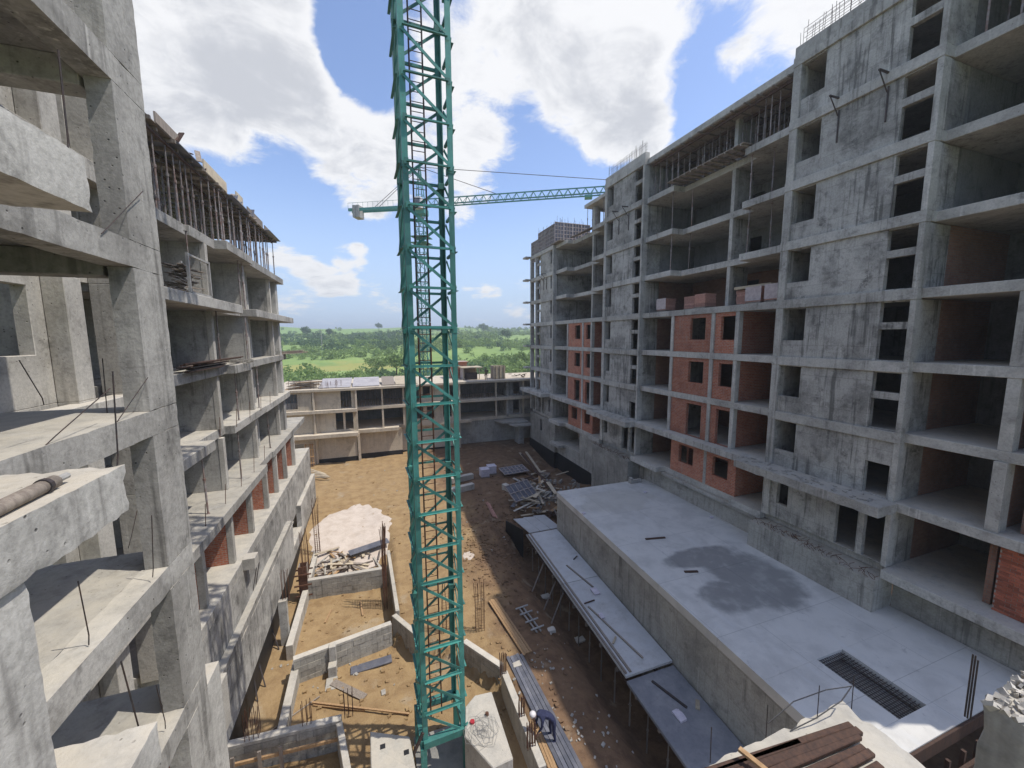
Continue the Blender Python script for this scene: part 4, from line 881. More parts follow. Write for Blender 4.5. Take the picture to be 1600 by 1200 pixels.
for (px, py), r, lab in (((1062, 1113), .17, 'white packet at the near end of the dark bar on the deck'), ((940, 964), .12, 'white scrap on the middle deck'), ((930, 925), .2, 'crumpled white bag on the middle deck')):
    q = atZ(px, py, ZD); z = ZD if py < 1050 else ZD-.2; tag(MB().rough(q.x-r, q.x+r, q.y-r*1.4, q.y+r*1.4, z, z+.1, .06, .03, .04).build('white_scrap', 'white_pack'), lab, 'scrap')
# black sheet and sloping plywood at the deck's far end
e1 = atZ(790, 815, -15.2); e2 = atZ(828, 815, -15.0)
tag(MB().add([(e1.x, e1.y, -15.1), (lx(27), 27.0, -15.0), (lx(27), 27.0, -17.3), (e1.x, e1.y, -16.9), (e1.x+.03, e1.y+.06, -15.1), (lx(27)+.03, 27.06, -15.0), (lx(27)+.03, 27.06, -17.3), (e1.x+.03, e1.y+.06, -16.9)],
         [(0,1,2,3),(7,6,5,4),(0,4,5,1),(1,5,6,2),(2,6,7,3),(3,7,4,0)]).build('black_sheet', 'bitumen'), 'black sheet standing at the far end of the deck', 'sheet')
t = thing('sloping_panels', (12, 27.6, -16.5), 'grey plywood panels sloping down between deck and debris', 'plywood')
for i in range(3): MB().add([(10.7+.9*i, 26.6, ZD-.05), (11.55+.9*i, 26.6, ZD-.05), (11.5+.9*i, 29.6, ZD-.35), (10.5+.9*i, 29.8, ZD-.35), (10.7+.9*i, 26.6, ZD-.11), (11.55+.9*i, 26.6, ZD-.11), (11.5+.9*i, 29.6, ZD-.41), (10.5+.9*i, 29.8, ZD-.41)], [(0,1,2,3),(7,6,5,4),(0,4,5,1),(1,5,6,2),(2,6,7,3),(3,7,4,0)]).build('panel', 'conc_deck', t)

# ---------------------------------------------------------------- near tower crane (only the mast is in view)
rz = math.radians(2.5); ax = Vector((math.cos(rz), math.sin(rz), 0)); ay = Vector((-math.sin(rz), math.cos(rz), 0))
A0 = Vector((1.06, 13.1, 0)); WM = 1.6; HM = 1.27; ZB = -15.0
MC = thing('tower_crane', (A0.x+.8, A0.y+.8, ZB), 'turquoise lattice tower crane mast standing in the middle of the yard, nearest crane', 'crane')
cor = [A0, A0+ax*WM, A0+ax*WM+ay*WM, A0+ay*WM]
dirs = [(ax, ay), (-ax, ay), (-ax, -ay), (ax, -ay)]
ZT = ZB+HM*32
for c_, (u, v_) in zip(cor, dirs):
    for s in range(8): MB().angle(c_+Vector((0,0,ZB+HM*4*s+.01)), c_+Vector((0,0,ZB+HM*4*(s+1)-.01)), .18, .03, u, v_).build('leg', 'crane_green', MC)
    for s in range(1, 8):
        z = ZB+HM*4*s; o = (u+v_)*.1
        MB().bar(c_+o+Vector((0,0,z-.1)), c_+o+Vector((0,0,z+.1)), .225, .225).build('splice_box', 'crane_green', MC, .01)
for f_ in range(4):
    p, q = cor[f_], cor[(f_+1) % 4]; d = (q-p).normalized(); nrm = Vector((d.y, -d.x, 0))
    offs = nrm*.035
    for i in range(32):
        z0 = ZB+HM*i; a = p+d*.12+offs; b_ = q-d*.12+offs
        if f_ == 0 or True: MB().angle(a+Vector((0,0,z0+.05)), b_+Vector((0,0,z0+.05)), .085, .012, nrm, Vector((0,0,1))).build('horizontal_brace', 'crane_green', MC)
        lo_, hi_ = (b_, a) if f_ in (0, 2) else (a, b_)
        MB().bar(lo_+Vector((0,0,z0+.14)), hi_+Vector((0,0,z0+HM-.03)), .09, .03, nrm).build('diagonal_brace', 'crane_green', MC)
        if f_ in (0, 2):
            for e in (a, b_): MB().bar(e+nrm*.02+Vector((0,0,z0-.02)), e+nrm*.02+Vector((0,0,z0+.17)), .13, .012, nrm).build('gusset', 'crane_green', MC)
# ladder inside
lc = A0+ax*.42+ay*.75
for i in range(8):
    z0, z1 = ZB+.3+HM*4*i, ZB+.3+HM*4*(i+1)-.02; mt = 'steel_rust' if i < 3 else 'steel_dark'
    r0 = MB().tube([lc+Vector((0,0,z0)), lc+Vector((0,0,z1))], .03, 6).build('ladder', mt, MC)
    MB().tube([lc+ax*.42+Vector((0,0,z0)), lc+ax*.42+Vector((0,0,z1))], .03, 6).build('ladder_rail', mt, r0)
    rg = MB()
    for z in np.arange(z0+.15, z1, .3): rg.tube([lc+Vector((0,0,z)), lc+ax*.42+Vector((0,0,z))], .014, 5)
    tag(rg.build('ladder_rungs', mt, r0), kind='stuff')
# base frame and struts
for p, q in ((cor[0], cor[1]), (cor[1], cor[2]), (cor[2], cor[3]), (cor[3], cor[0])): MB().bar(p+Vector((0,0,ZB+.1)), q+Vector((0,0,ZB+.1)), .24, .28).build('base_beam', 'crane_green', MC, .01)
cen = A0+(ax+ay)*WM/2
for c_ in cor:
    o = (c_-cen).normalized()
    if c_ is cor[1]: MB().bar(c_+Vector((0,0,ZB+.3)), c_+o*1.1+Vector((0,0,ZB-1.2)), .15, .15).build('base_strut', 'crane_green', MC, .01)
    if c_ is cor[0]: MB().bar(c_+Vector((0,0,ZB+.6)), c_+Vector((-.5,-.1,ZB-.3)), .1, .1).build('base_strut', 'steel_dark', MC, .01)
    MB().bar(c_+Vector((0,0,ZB)), c_+Vector((0,0,-16.9)), .22, .22).build('base_leg', 'crane_green', MC)
MB().box(cen.x-1.0, cen.x+1.0, cen.y-1.0, cen.y+1.0, -17.2, -16.5).build('footing', 'conc_dark', MC)
def block(poly, z0, z1, name, mat, label, holes=()):
    t = thing(name, (sum(p[0] for p in poly)/len(poly), sum(p[1] for p in poly)/len(poly), z0), label, 'concrete')
    MB().prism(poly, z0, z1).build('block', mat, t, .03)
    return t
bt = lambda pts, z: [tuple(atZ(*p, z)[:2]) for p in pts]
t = block(bt(((578, 1142), (640, 1150), (652, 1215), (580, 1230)), -14.7), -16.9, -14.7, 'ballast_block', 'conc_base', 'grey concrete ballast block with two square sockets, left of the mast foot')
for px, py in ((598, 1166), (635, 1175)): q = atZ(px, py, -14.69); bx('socket_shade', 'bitumen', t, q.x-.09, q.x+.09, q.y-.09, q.y+.09, -14.76, -14.694, bevel=0)  # black squares on the top stand in for the shade inside open holes
t = block(bt(((727, 1104), (742, 1086), (768, 1080), (802, 1185), (770, 1200), (726, 1150)), -14.7), -16.9, -14.7, 'ballast_block', 'conc_pale', 'pale beige ballast block with tangled wire on top, right of the mast foot')
m2 = MB(); cc_ = atZ(752, 1142, -14.69); pts = []
for i in range(150):
    a = i*.62; r = .28+.24*math.sin(i*.37)+.12*math.sin(i*1.31); pts.append((cc_.x+r*math.cos(a)+.1*math.sin(i*.11), cc_.y+1.25*r*math.sin(a), -14.67+.02*math.sin(i*.9)))
tag(m2.tube(pts, .005, 4).build('wire_tangle', 'crane_grey'), 'loose tangle of thin cable on the pale ballast block', 'cable')
q = atZ(738, 1129, -14.69); tag(MB().tube([(q.x, q.y, -14.695), (q.x, q.y, -14.62)], .09, 12).build('red_cap', 'red_plastic'), 'small round red cap beside the cable tangle', 'cap')
q = atZ(761, 1117, -14.69); tag(MB().tube([(q.x, q.y, -14.695), (q.x, q.y, -14.6)], .07, 10).tube([(q.x, q.y, -14.6), (q.x, q.y, -14.58)], .045, 8).build('tin_can', 'steel_rust'), 'small rusty tin at the upper rim of the cable tangle', 'can')
# ---------------------------------------------------------------- foundation walls in the yard
ZW = -15.35
def wseg(px0, px1, th, z0, mat, label, top=ZW, side=1, name='foundation_wall', coping='conc_pale'):
    a, b_ = atZ(*px0, top), atZ(*px1, top); d = (b_-a).normalized(); n = Vector((-d.y, d.x, 0))*side*th
    t = thing(name, tuple((a+b_)/2)[:2]+(z0,), label, 'wall')
    pl = [(a.x, a.y), (b_.x, b_.y), (b_.x+n.x, b_.y+n.y), (a.x+n.x, a.y+n.y)]
    L = (b_-a).length
    if mat == 'blocks':
        # courses of concrete blocks, each block a piece of its own
        rows = max(1, int(round((top-.14-z0)/.3))); h = (top-.14-z0)/rows
        for r in range(rows):
            s = -.3*(r % 2)
            while s < L:
                s0, s1 = max(0, s)+.008, min(L, s+.6)-.008
                if s1-s0 > .06:
                    o = random.uniform(-.012, .012); p0, p1 = a+d*s0-n.normalized()*o, a+d*s1-n.normalized()*o
                    MB().prism([(p0.x, p0.y), (p1.x, p1.y), (p1.x+n.x, p1.y+n.y), (p0.x+n.x, p0.y+n.y)], z0+r*h+.006, z0+(r+1)*h-.006).build('block', 'conc_base', t)
                s += .6
        ins = n*.06; q = [(a.x+ins.x, a.y+ins.y), (b_.x+ins.x, b_.y+ins.y), (b_.x+n.x*.94, b_.y+n.y*.94), (a.x+n.x*.94, a.y+n.y*.94)]
        MB().prism(q, z0, top-.145).build('mortar_core', 'conc_dark', t)
        MB().prism(pl, top-.138, top).build('coping', coping, t, .01)
    else:
        MB().prism(pl, z0, top).build('wall_body', mat, t, .015)
    return t
GL = -16.75
wseg((458, 1032), (612, 975), .3, GL, 'blocks', 'block foundation wall crossing the yard left of the mast, nearer of two')
wseg((478, 908), (604, 888), .3, GL, 'blocks', 'block foundation wall crossing the yard left of the mast, farther of two')
wseg((430, 1150), (458, 1032), .34, GL, 'conc_pale', 'long low pale strip wall beside the left block, near stretch', top=-15.9, side=-1)
wseg((446, 1010), (478, 905), .34, GL, 'conc_pale', 'long low pale strip wall beside the left block, far stretch', top=-15.9, side=-1)
wseg((478, 905), (497, 840), .3, GL, 'conc_pale', 'pale strip wall leading towards the concrete spill', top=-15.9, side=-1)
wseg((612, 962), (655, 998), .28, GL, 'conc_base', 'short concrete wall just behind the mast, left side', side=1)
wseg((722, 1003), (780, 1042), .3, GL, 'blocks', 'block wall with a white top slanting away right of the mast', side=1)
wseg((604, 860), (618, 955), .22, GL, 'conc_base', 'narrow concrete wall carrying the tall rebar cage', side=1)
wseg((783, 1050), (842, 1200), .3, GL, 'conc_pale', 'white-topped wall running from the rebar stubs towards the camera', side=1)
wseg((338, 1172), (532, 1126), .3, GL, 'blocks', 'block wall with a white top at the bottom left of the yard', side=1)
wseg((535, 1126), (556, 1240), .24, GL, 'conc_light', 'light concrete return wall at the bottom of the yard left of the ballast', side=-1, top=-15.34)
t = thing('timber_waler', tuple(atZ(440, 1175, -15.9)), 'pale timber waler nailed along the bottom-left block wall', 'timber')
a, b_ = atZ(345, 1200, -15.75), atZ(528, 1155, -15.75)
MB().bar(a, b_, .08, .12).build('waler', 'wood_new', t)
for f_ in (.1, .32, .5): p = a.lerp(b_, f_); MB().bar(p+Vector((0,-.05,-.9)), p+Vector((0,-.05,.35)), .12, .06).build('stake', 'wood_old', t)
q = onground(447, 1005); tag(MB().rough(q.x-.2, q.x+.2, q.y-.15, q.y+.15, GL-.2, -14.1, .2, .01, .03).build('concrete_post', 'conc_light'), 'square concrete post beside the left block wall', 'post')
q = onground(515, 1040); t = thing('concrete_stub', (q.x, q.y, q.z), 'small stepped concrete stub leaning on the nearer foundation wall', 'concrete')
q = atZ(520, 1005, ZW); bx('upper_step', 'conc_light', t, q.x-.16, q.x+.16, q.y-.35, q.y-.02, GL, ZW+.06); bx('lower_step', 'conc_light', t, q.x-.2, q.x+.18, q.y-.75, q.y-.36, GL, GL+.7); bx('foot', 'conc_light', t, q.x-.28, q.x+.22, q.y-1.5, q.y-.76, GL-.1, GL+.2)

# ---------------------------------------------------------------- rebar cages
def cage(px, py, H, nx_, ny_, s, label, z=None, ties=True, base=None, r=.014, name='rebar_cage'):
    q = base if base is not None else (onground(px, py) if z is None else atZ(px, py, z))
    z0 = q.z if z is None else z
    t = thing(name, (q.x, q.y, z0), label, 'rebar')
    for i in range(nx_):
        for j in range(ny_):
            if 0 < i < nx_-1 and 0 < j < ny_-1: continue
            x, y = q.x+(i-(nx_-1)/2)*s, q.y+(j-(ny_-1)/2)*s; h = H*random.uniform(.88, 1.02); k = H*.012
            MB().tube([(x, y, z0-.1), (x+random.uniform(-k,k), y+random.uniform(-k,k), z0+h*.5), (x+random.uniform(-2*k,2*k), y+random.uniform(-2*k,2*k), z0+h)], r, 5).build('bar', 'steel_rust', t)
    if ties:
        w, d = (nx_-1)*s/2+.02, (ny_-1)*s/2+.02
        for z in np.arange(z0+.2, z0+H*.75, .32): MB().tube([(q.x-w,q.y-d,z),(q.x+w,q.y-d,z),(q.x+w,q.y+d,z),(q.x-w,q.y+d,z),(q.x-w,q.y-d+.02,z)], .008, 4).build('tie', 'steel_rust', t)
    return t
cage(603, 945, 5.6, 2, 7, .14, 'very tall bundled rebar cage standing left of the mast', r=.018)
cage(497, 865, 4.4, 3, 3, .15, 'tall slim rebar cage between left block and spill')
cage(478, 890, 2.6, 3, 3, .16, 'rebar starters rising from the tied column form by the left block', z=-14.2, ties=False)
cage(447, 935, 1.7, 3, 2, .15, 'short rebar starters on the square concrete post', z=-14.1, ties=False)
cage(395, 1150, 1.25, 4, 3, .15, 'rebar starters at the bottom-left block wall, leftmost bunch', z=-15.35, ties=False)
cage(480, 1130, 1.0, 3, 2, .15, 'rebar starters on the bottom-left block wall, middle bunch', z=-15.35, ties=False)
cage(545, 1115, 1.1, 3, 2, .15, 'rebar starters at the corner of the bottom-left block wall', z=-15.35, ties=False)
cage(786, 1052, 1.1, 4, 2, .09, 'dense rebar stubs at the far tip of the white-topped wall', z=-15.35, ties=False, r=.02)
cage(815, 1118, .9, 3, 2, .1, 'rebar stubs on the white-topped wall, second bunch', z=-15.35, ties=False, r=.02)
cage(830, 1165, 1.0, 4, 2, .1, 'rebar stubs on the white-topped wall, nearest bunch', z=-15.35, ties=False, r=.02)
cage(750, 985, 3.0, 4, 2, .16, 'sparse rusty rebar curtain right of the mast')
cage(700, 985, 3.2, 4, 2, .18, 'sparse rusty rebar curtain seen through the mast')
q = onground(478, 985); t = thing('column_form', (q.x, q.y, GL), 'rusty clamped column form beside the left block', 'formwork')
q = atZ(475, 925, GL+.0) if False else onground(477, 935)
for dx in (-.25, .2): bx('side_panel', 'wood_old', t, q.x+dx, q.x+dx+.05, q.y-.25, q.y+.25, q.z-.1, q.z+2.3)
for dy in (-.3, .25): bx('side_panel', 'steel_rust', t, q.x-.25, q.x+.25, q.y+dy, q.y+dy+.05, q.z-.1, q.z+2.3)
for z in (.4, 1.1, 1.8):
    for dy in (-.36, .31): MB().bar((q.x-.5, q.y+dy, q.z+z), (q.x+.5, q.y+dy, q.z+z), .06, .08).build('clamp', 'steel_rust', t)

# ---------------------------------------------------------------- planks, panels and rubbish in the yard
def lay(px0, px1, w, h, mat, label, name='plank', cat='plank', lift=.03, n=1, dx=.0):
    a, b_ = onground(*px0), onground(*px1); a.z += lift+h/2; b_.z += lift+h/2
    if n == 1: return tag(MB().bar(a, b_, w, h).build(name, mat), label, cat)
    t = thing(name, tuple(a), label, cat); d = (b_-a).normalized(); s = Vector((-d.y, d.x, 0)); part = 'bar' if cat == 'rebar' else 'board'
    for i in range(n):
        o = s*(i-(n-1)/2)*w*1.12; j = random.uniform(-.15, .15)
        MB().bar(a+o+d*j+Vector((0,0,random.uniform(0,h*.7))), b_+o+d*j*1.4+Vector((0,0,random.uniform(0,h*.7))), w, h).build(part, mat, t)
    return t
lay((768, 938), (822, 1020), .12, .06, 'wood_new', 'bundle of fresh timber planks lying right of the mast', 'plank_bundle', 'planks', n=4)
lay((803, 1026), (897, 1215), .15, .08, 'ply_film', 'long dark bluish steel formwork beams beside the white-topped wall', 'beam_bundle', 'beams', n=5)
lay((838, 1138), (868, 1215), .1, .06, 'wood_new', 'rusty orange boards between the dark beams and the white-topped wall', 'plank_bundle', 'planks', n=3)
lay((548, 1050), (612, 1030), .5, .05, 'ply_film', 'dark blue plywood strip lying in the near compartment', 'plywood_strip', 'plywood')
lay((520, 1070), (570, 1092), .35, .04, 'wood_old', 'grey board in the near compartment below the blue strip', 'board', 'board')
lay((490, 1106), (570, 1113), .1, .05, 'wood_new', 'pale batten near the bottom rebar starters', 'batten', 'batten')
lay((488, 1104), (640, 1122), .08, .05, 'wood_new', 'long pale batten crossing the near compartment', 'batten', 'batten', lift=.1)
lay((425, 1145), (500, 1092), .05, .04, 'wood_old', 'thin diagonal pole near the strip wall', 'pole', 'pole')
lay((508, 975), (518, 955), .09, .05, 'wood_new', 'short batten in the far compartment, left of two', 'batten', 'batten')
lay((567, 965), (563, 940), .09, .05, 'wood_new', 'short batten in the far compartment, right of two', 'batten', 'batten')
t = thing('timber_pile', tuple(onground(550, 880)), 'jumbled pile of boards and battens behind the farther foundation wall', 'timber')
for i in range(46):
    p = onground(random.uniform(500, 598), random.uniform(866, 900)); a = random.uniform(0, 3.14); l = random.uniform(.5, 2.4)/2
    MB().bar((p.x-l*math.cos(a), p.y-l*math.sin(a), p.z+.08+random.random()*.35), (p.x+l*math.cos(a), p.y+l*math.sin(a), p.z+.08+random.random()*.35), random.uniform(.07, .22), .04).build('board', random.choice(['wood_new', 'wood_old', 'wood_old', 'ply_pale', 'conc_light']), t)
q = onground(575, 868); MB().bar((q.x-1.3, q.y, q.z+.45), (q.x+1.5, q.y+.7, q.z+.6), .75, .05).build('plywood', 'ply_film', t)
# pallets of white blocks
for px, py, lab in ((757, 745, 'left one of two small white-wrapped pallets on the soil'), (768, 740, 'right one of two small white-wrapped pallets on the soil')):
    q = onground(px if px < 760 else 768, py); t = thing('wrapped_pallet', tuple(q), lab, 'pallet')
    bx('pallet_base', 'wood_old', t, q.x-.5, q.x+.5, q.y-.5, q.y+.5, q.z-.05, q.z+.12)
    for i in range(4): bx('layer', 'white_pack', t, q.x-.47+random.uniform(-.03,.03), q.x+.46, q.y-.46, q.y+.46, q.z+.125+.2*i, q.z+.315+.2*i, bevel=.02)
    bx('cover', 'white_pack', t, q.x-.5, q.x+.5, q.y-.5, q.y+.5, q.z+.93, q.z+.97, bevel=.015)
for px, py, l, lab in (((722, 752, 2.6, 'farther of two concrete beams lying right of the mast')), ((722, 768, 2.6, 'nearer of two concrete beams lying right of the mast')), ((795, 768, 1.7, 'lone concrete block in front of the debris heap'))):
    q = onground(px, py); a = .25 if px < 760 else 1.9
    d = Vector((math.cos(a), math.sin(a), 0)); tag(MB().bar(q-d*l/2+Vector((0,0,.3)), q+d*l/2+Vector((0,0,.3)), .55, .6).build('concrete_beam', 'conc_pale', bevel=.03), lab, 'concrete')
# formwork panels in the debris heap
q = onground(822, 788); form_panel((q.x, q.y-.3, q.z+.75), .35, 2.8, 1.9, 'grid-ribbed formwork panel lying on the debris heap, ribs up', None, nr=2, nc=5, rx=-1.0)
q = onground(803, 745); form_panel((q.x+.4, q.y, q.z+.5), 0.1, 3.0, 1.8, 'flat ribbed formwork panel behind the debris heap', None, nr=3, nc=6, rx=-1.45)
t = thing('debris_heap', tuple(onground(840, 775)), 'untidy heap of boards, sheets and rubble at the far end of the podium', 'debris')
for i in range(70):
    px, py = random.uniform(805, 880), random.uniform(745, 812); p = onground(px, py)
    if p.x > 12.3 and p.y < 27.2: continue
    a = random.gauss(.5, .5) if random.random() < .6 else random.uniform(0, 3.14); l = random.uniform(.4, 3.0)/2; z = p.z+.1+random.random()*.7
    MB().bar((p.x-l*math.cos(a), p.y-l*math.sin(a), z), (p.x+l*math.cos(a), p.y+l*math.sin(a), z+random.uniform(-.15,.3)), random.uniform(.08, .4), .04).build('board', random.choice(['wood_old', 'ply_pale', 'ply_pale', 'ply_film', 'conc_pale', 'wood_new', 'wood_dark']), t)
m2 = MB()
for i in range(150):
    p = onground(random.uniform(825, 905), random.uniform(752, 790)); r = random.uniform(.04, .14)
    m2.rough(p.x-r, p.x+r, p.y-r, p.y+r, p.z-.05, p.z+r*1.4+random.random()*.3, .2, .06, .05)
tag(m2.build('rubble', 'rubble', t), kind='stuff')
for i, (a, b_) in enumerate((((815, 722), (858, 765)), ((822, 718), (850, 752)), ((812, 720), (842, 745)))):
    pa, pb = onground(*a), onground(*b_); MB().bar(pa+Vector((0,0,1.1)), pb+Vector((0,0,.4)), .28, .06).build('long_plank', 'ply_pale' if i else 'wood_dark', t)
lay((762, 788), (774, 812), .1, .1, 'pallet_brick', 'short row of reddish offcuts on the soil left of the debris heap', 'offcut_row', 'timber', n=3)
q = onground(826, 968); t = thing('scaffold_tubes', tuple(q), 'pale tied bundle of short scaffold tubes lying on the soil', 'scaffold')
pa, pb = onground(814, 952), onground(842, 990)
d = (pb-pa).normalized(); s = Vector((-d.y, d.x, 0))
for k in (-.12, .12): MB().tube([pa+s*k+Vector((0,0,.12)), pb+s*k+Vector((0,0,.12))], .05, 8).build('tube', 'crane_grey', t)
for f_ in (.05, .3, .62, .92): p = pa.lerp(pb, f_); MB().tube([p-s*.4+Vector((0,0,.22)), p+s*.4+Vector((0,0,.22))], .045, 8).build('cross_tube', 'crane_grey', t)
for (px, py, r, lab) in ((860, 985, .25, 'pale lump with a stick under the deck edge'), (852, 932, .3, 'flat pale slab scrap in the mud by the deck'), (906, 1000, .28, 'broken pale block at the deck shadow'), (808, 1042, .2, 'grey offcut lying on the dark beams')):
    q = onground(px, py); tag(MB().rough(q.x-r, q.x+r, q.y-r*.7, q.y+r*.7, q.z-.03, q.z+.14, .1, .04, .05).build('scrap_block', 'conc_pale'), lab, 'scrap')
m2 = MB()
for i in range(200):
    c_ = random.choice([(850, 1050, 40, 50), (870, 1120, 50, 50), (930, 1140, 40, 40), (480, 1040, 30, 30), (540, 1050, 50, 40), (700, 830, 60, 50), (830, 1040, 20, 40), (600, 760, 80, 40), (900, 960, 50, 50)])
    px, py = random.gauss(c_[0], c_[2]), random.gauss(c_[1], c_[3]*.6); p = onground(px, py)
    if p.x > 9.6 and p.y < 27 or p.x < -5.8: continue
    r = abs(random.gauss(0, .035))+.02; a = random.random()*3
    m2.bar((p.x-r*math.cos(a), p.y-r*math.sin(a), p.z+.01), (p.x+r*math.cos(a), p.y+r*math.sin(a), p.z+.03), r*1.4, r*.9)
tag(m2.build('litter', 'rubble'), 'small pale rubble and litter scattered over the soil', 'litter', kind='stuff')
m2 = MB()
for i in range(1500):
    if random.random() < .6: p = onground(random.gauss(780, 45), random.gauss(850, 40))
    else: p = onground(random.uniform(470, 900), random.uniform(730, 1150))
    if p.x > 9.8 and p.y < 27 or p.x < -5.9 or p.y > 50: continue
    r = random.uniform(.02, .085); n0 = len(m2.v)
    m2.rough(p.x-r, p.x+r, p.y-r, p.y+r, p.z-.05, p.z+r*.9, 1, .0, .0)
    for j in range(n0, len(m2.v)): m2.v[j] = tuple(Vector(m2.v[j])+Vector((random.uniform(-r,r), random.uniform(-r,r), random.uniform(-r,r)))*.45)
tag(m2.build('soil_clods', 'yard_soil'), 'clods of earth on the soil', 'soil', kind='stuff')
for px, py in ((428, 1000), (407, 1060), (395, 1085), (382, 1105)):
    q = onground(px+8, py+14); MB().bar((-6.0, q.y+.5, -15.6), (q.x, q.y, q.z), .05, .04).build('strut', 'steel_dark', LB)

# ---------------------------------------------------------------- worker bending over the beams
def skin_body(name, pts, edges, mat, root, parent=None, label=None, sub=2):
    me = bpy.data.meshes.new(name); me.from_pydata([p for p, r in pts], edges, []); o = bpy.data.objects.new(name, me); C.objects.link(o)
    me.materials.append(MATS[mat]); sk = o.modifiers.new('skin', 'SKIN'); sk.use_smooth_shade = True
    if not me.skin_vertices: bpy.context.view_layer.update()
    for i, (p, r) in enumerate(pts):
        sv = me.skin_vertices[0].data[i]; sv.radius = r if isinstance(r, tuple) else (r, r); sv.use_root = (i == root)
    sb = o.modifiers.new('sub', 'SUBSURF'); sb.levels = sub; sb.render_levels = sub
    if parent is not None: o.parent = parent; ORG[o] = ORG[parent]
    return o
def blobm(c_, r, n=10):
    vs, fs = [], []
    for i in range(n+1):
        for j in range(2*n):
            a, b_ = math.pi*i/n, math.pi*j/n; vs.append((c_[0]+r[0]*math.sin(a)*math.cos(b_), c_[1]+r[1]*math.sin(a)*math.sin(b_), c_[2]+r[2]*math.cos(a)))
    for i in range(n):
        for j in range(2*n): fs.append((i*2*n+j, i*2*n+(j+1) % (2*n), (i+1)*2*n+(j+1) % (2*n), (i+1)*2*n+j))
    return MB().add(vs, fs)
q = onground(862, 1158); t = thing('person', tuple(q), 'worker in dark blue clothes and a white helmet bending over the dark beams', 'person')
# stands at q, bends towards -x +y (upper left in the picture)
P_ = [((0, 0, .95), (.15, .12)), ((-.16, .06, 1.10), (.15, .13)), ((-.36, .12, 1.16), (.17, .14)), ((-.50, .17, 1.14), (.10, .09)), ((-.58, .19, 1.13), (.06, .06)),
      ((.02, .12, .90), .10), ((.0, .16, .50), .072), ((.05, .18, .10), .05), ((-.1, .20, .05), .045),
      ((.05, -.12, .90), .10), ((.02, -.14, .50), .072), ((.08, -.16, .10), .05), ((-.07, -.17, .05), .045),
      ((-.42, .34, 1.08), .065), ((-.46, .36, .80), .05), ((-.56, .30, .58), .04),
      ((-.42, -.08, 1.08), .065), ((-.48, -.10, .80), .05), ((-.58, -.02, .58), .04)]
E_ = [(0,1),(1,2),(2,3),(3,4),(0,5),(5,6),(6,7),(7,8),(0,9),(9,10),(10,11),(11,12),(2,13),(13,14),(14,15),(2,16),(16,17),(17,18)]
skin_body('body', P_, E_, 'blue_cloth', 0, t)
o = blobm((-.68, .22, 1.10), (.105, .085, .115)).build('head', 'skin', None, smooth=True, base=(0,0,0)); o.parent = t; o.location = (0,0,0); hd = o
o = blobm((-.72, .235, 1.15), (.135, .125, .11)).build('helmet', 'helmet', None, smooth=True, base=(0,0,0)); o.parent = hd; o.location = (0,0,0)
def hand(c_, d, t):
    m = MB(); c_ = Vector(c_); d = Vector(d).normalized(); s = d.cross(Vector((0,0,1))).normalized()
    m.bar(c_, c_+d*.09, .08, .03)
    for i, l in enumerate((.07, .085, .09, .075)):
        b0 = c_+d*.085+s*(-.03+.02*i); m.tube([b0, b0+d*l*.5+Vector((0,0,-.008)), b0+d*l+Vector((0,0,-.035))], .009, 6)
    b0 = c_+d*.02-s*.04; m.tube([b0, b0+d*.04-s*.03, b0+d*.075-s*.03+Vector((0,0,-.02))], .01, 6)
    o = m.build('hand', 'skin', None, smooth=True, base=(0,0,0)); o.parent = t; o.location = (0,0,0)
hand((-.56, .30, .56), (-.5, -.1, -.8), t); hand((-.58, -.02, .56), (-.5, .1, -.8), t)
# worker standing on the far roof
t = thing('person', (14.9, 53.7, zr2), 'small figure in brown work clothes standing on the far block roof', 'person')
P_ = [((0,0,.95), (.14,.11)), ((0,0,1.2), (.14,.11)), ((0,0,1.42), (.16,.10)), ((0,0,1.5), (.06,.06)), ((0,0,1.56), .055), ((-.1,0,.88), .09), ((-.12,.02,.48), .068), ((-.13,.0,.08), .05), ((-.13,-.12,.04), .045), ((.1,0,.88), .09), ((.12,.02,.48), .068), ((.14,0,.08), .05), ((.14,-.12,.04), .045),
      ((-.22,0,1.38), .065), ((-.28,.02,1.1), .05), ((-.27,-.05,.86), .04), ((.22,0,1.38), .065), ((.28,.02,1.1), .05), ((.27,-.05,.86), .04)]
skin_body('body', P_, E_, 'brown_cloth', 0, t)
o = blobm((0, -.01, 1.67), (.08, .1, .115)).build('head', 'skin', None, smooth=True, base=(0,0,0)); o.parent = t; o.location = (0,0,0); hd = o
o = blobm((0, .01, 1.72), (.09, .11, .09)).build('hair', 'cable', None, smooth=True, base=(0,0,0)); o.parent = hd; o.location = (0,0,0)
hand((-.27,-.06,.84), (0,-.1,-1), t); hand((.27,-.06,.84), (0,-.1,-1), t)

# ---------------------------------------------------------------- camera-side building: ledge and broken stub
zg = -4.3
CB = thing('concrete_ledge', (4, 1.5, zg-.6), 'sunlit concrete ledge at the bottom right with rusty timbers lying on it', 'ledge')
MB().rough(1.2, 5.05, .2, 2.62, zg-.55, zg, .07, .010, .045).build('slab', 'conc_warm', CB)
for (px, py), h in (((1110, 1185), .35), ((1197, 1152), .38), ((1277, 1122), .4), ((1331, 1102), .38)):
    q = atZ(px, py, zg); MB().tube([(q.x, q.y, zg-.05), (q.x, q.y+.01, zg+h)], .005, 5).build('rebar', 'steel_dark', CB)
q0, q1_ = atZ(1331, 1075, zg+.25), atZ(1215, 1100, zg+.25)
MB().tube([atZ(1331, 1072, zg+.3), atZ(1290, 1078, zg+.25), atZ(1240, 1096, zg+.12), atZ(1200, 1130, zg+.02)], .006, 5).build('wire', 'cable', CB)
MB().tube([atZ(1331, 1072, zg+.3), atZ(1315, 1095, zg+.2), atZ(1275, 1122, zg+.1), atZ(1235, 1142, zg+.01)], .006, 5).build('wire', 'cable', CB)
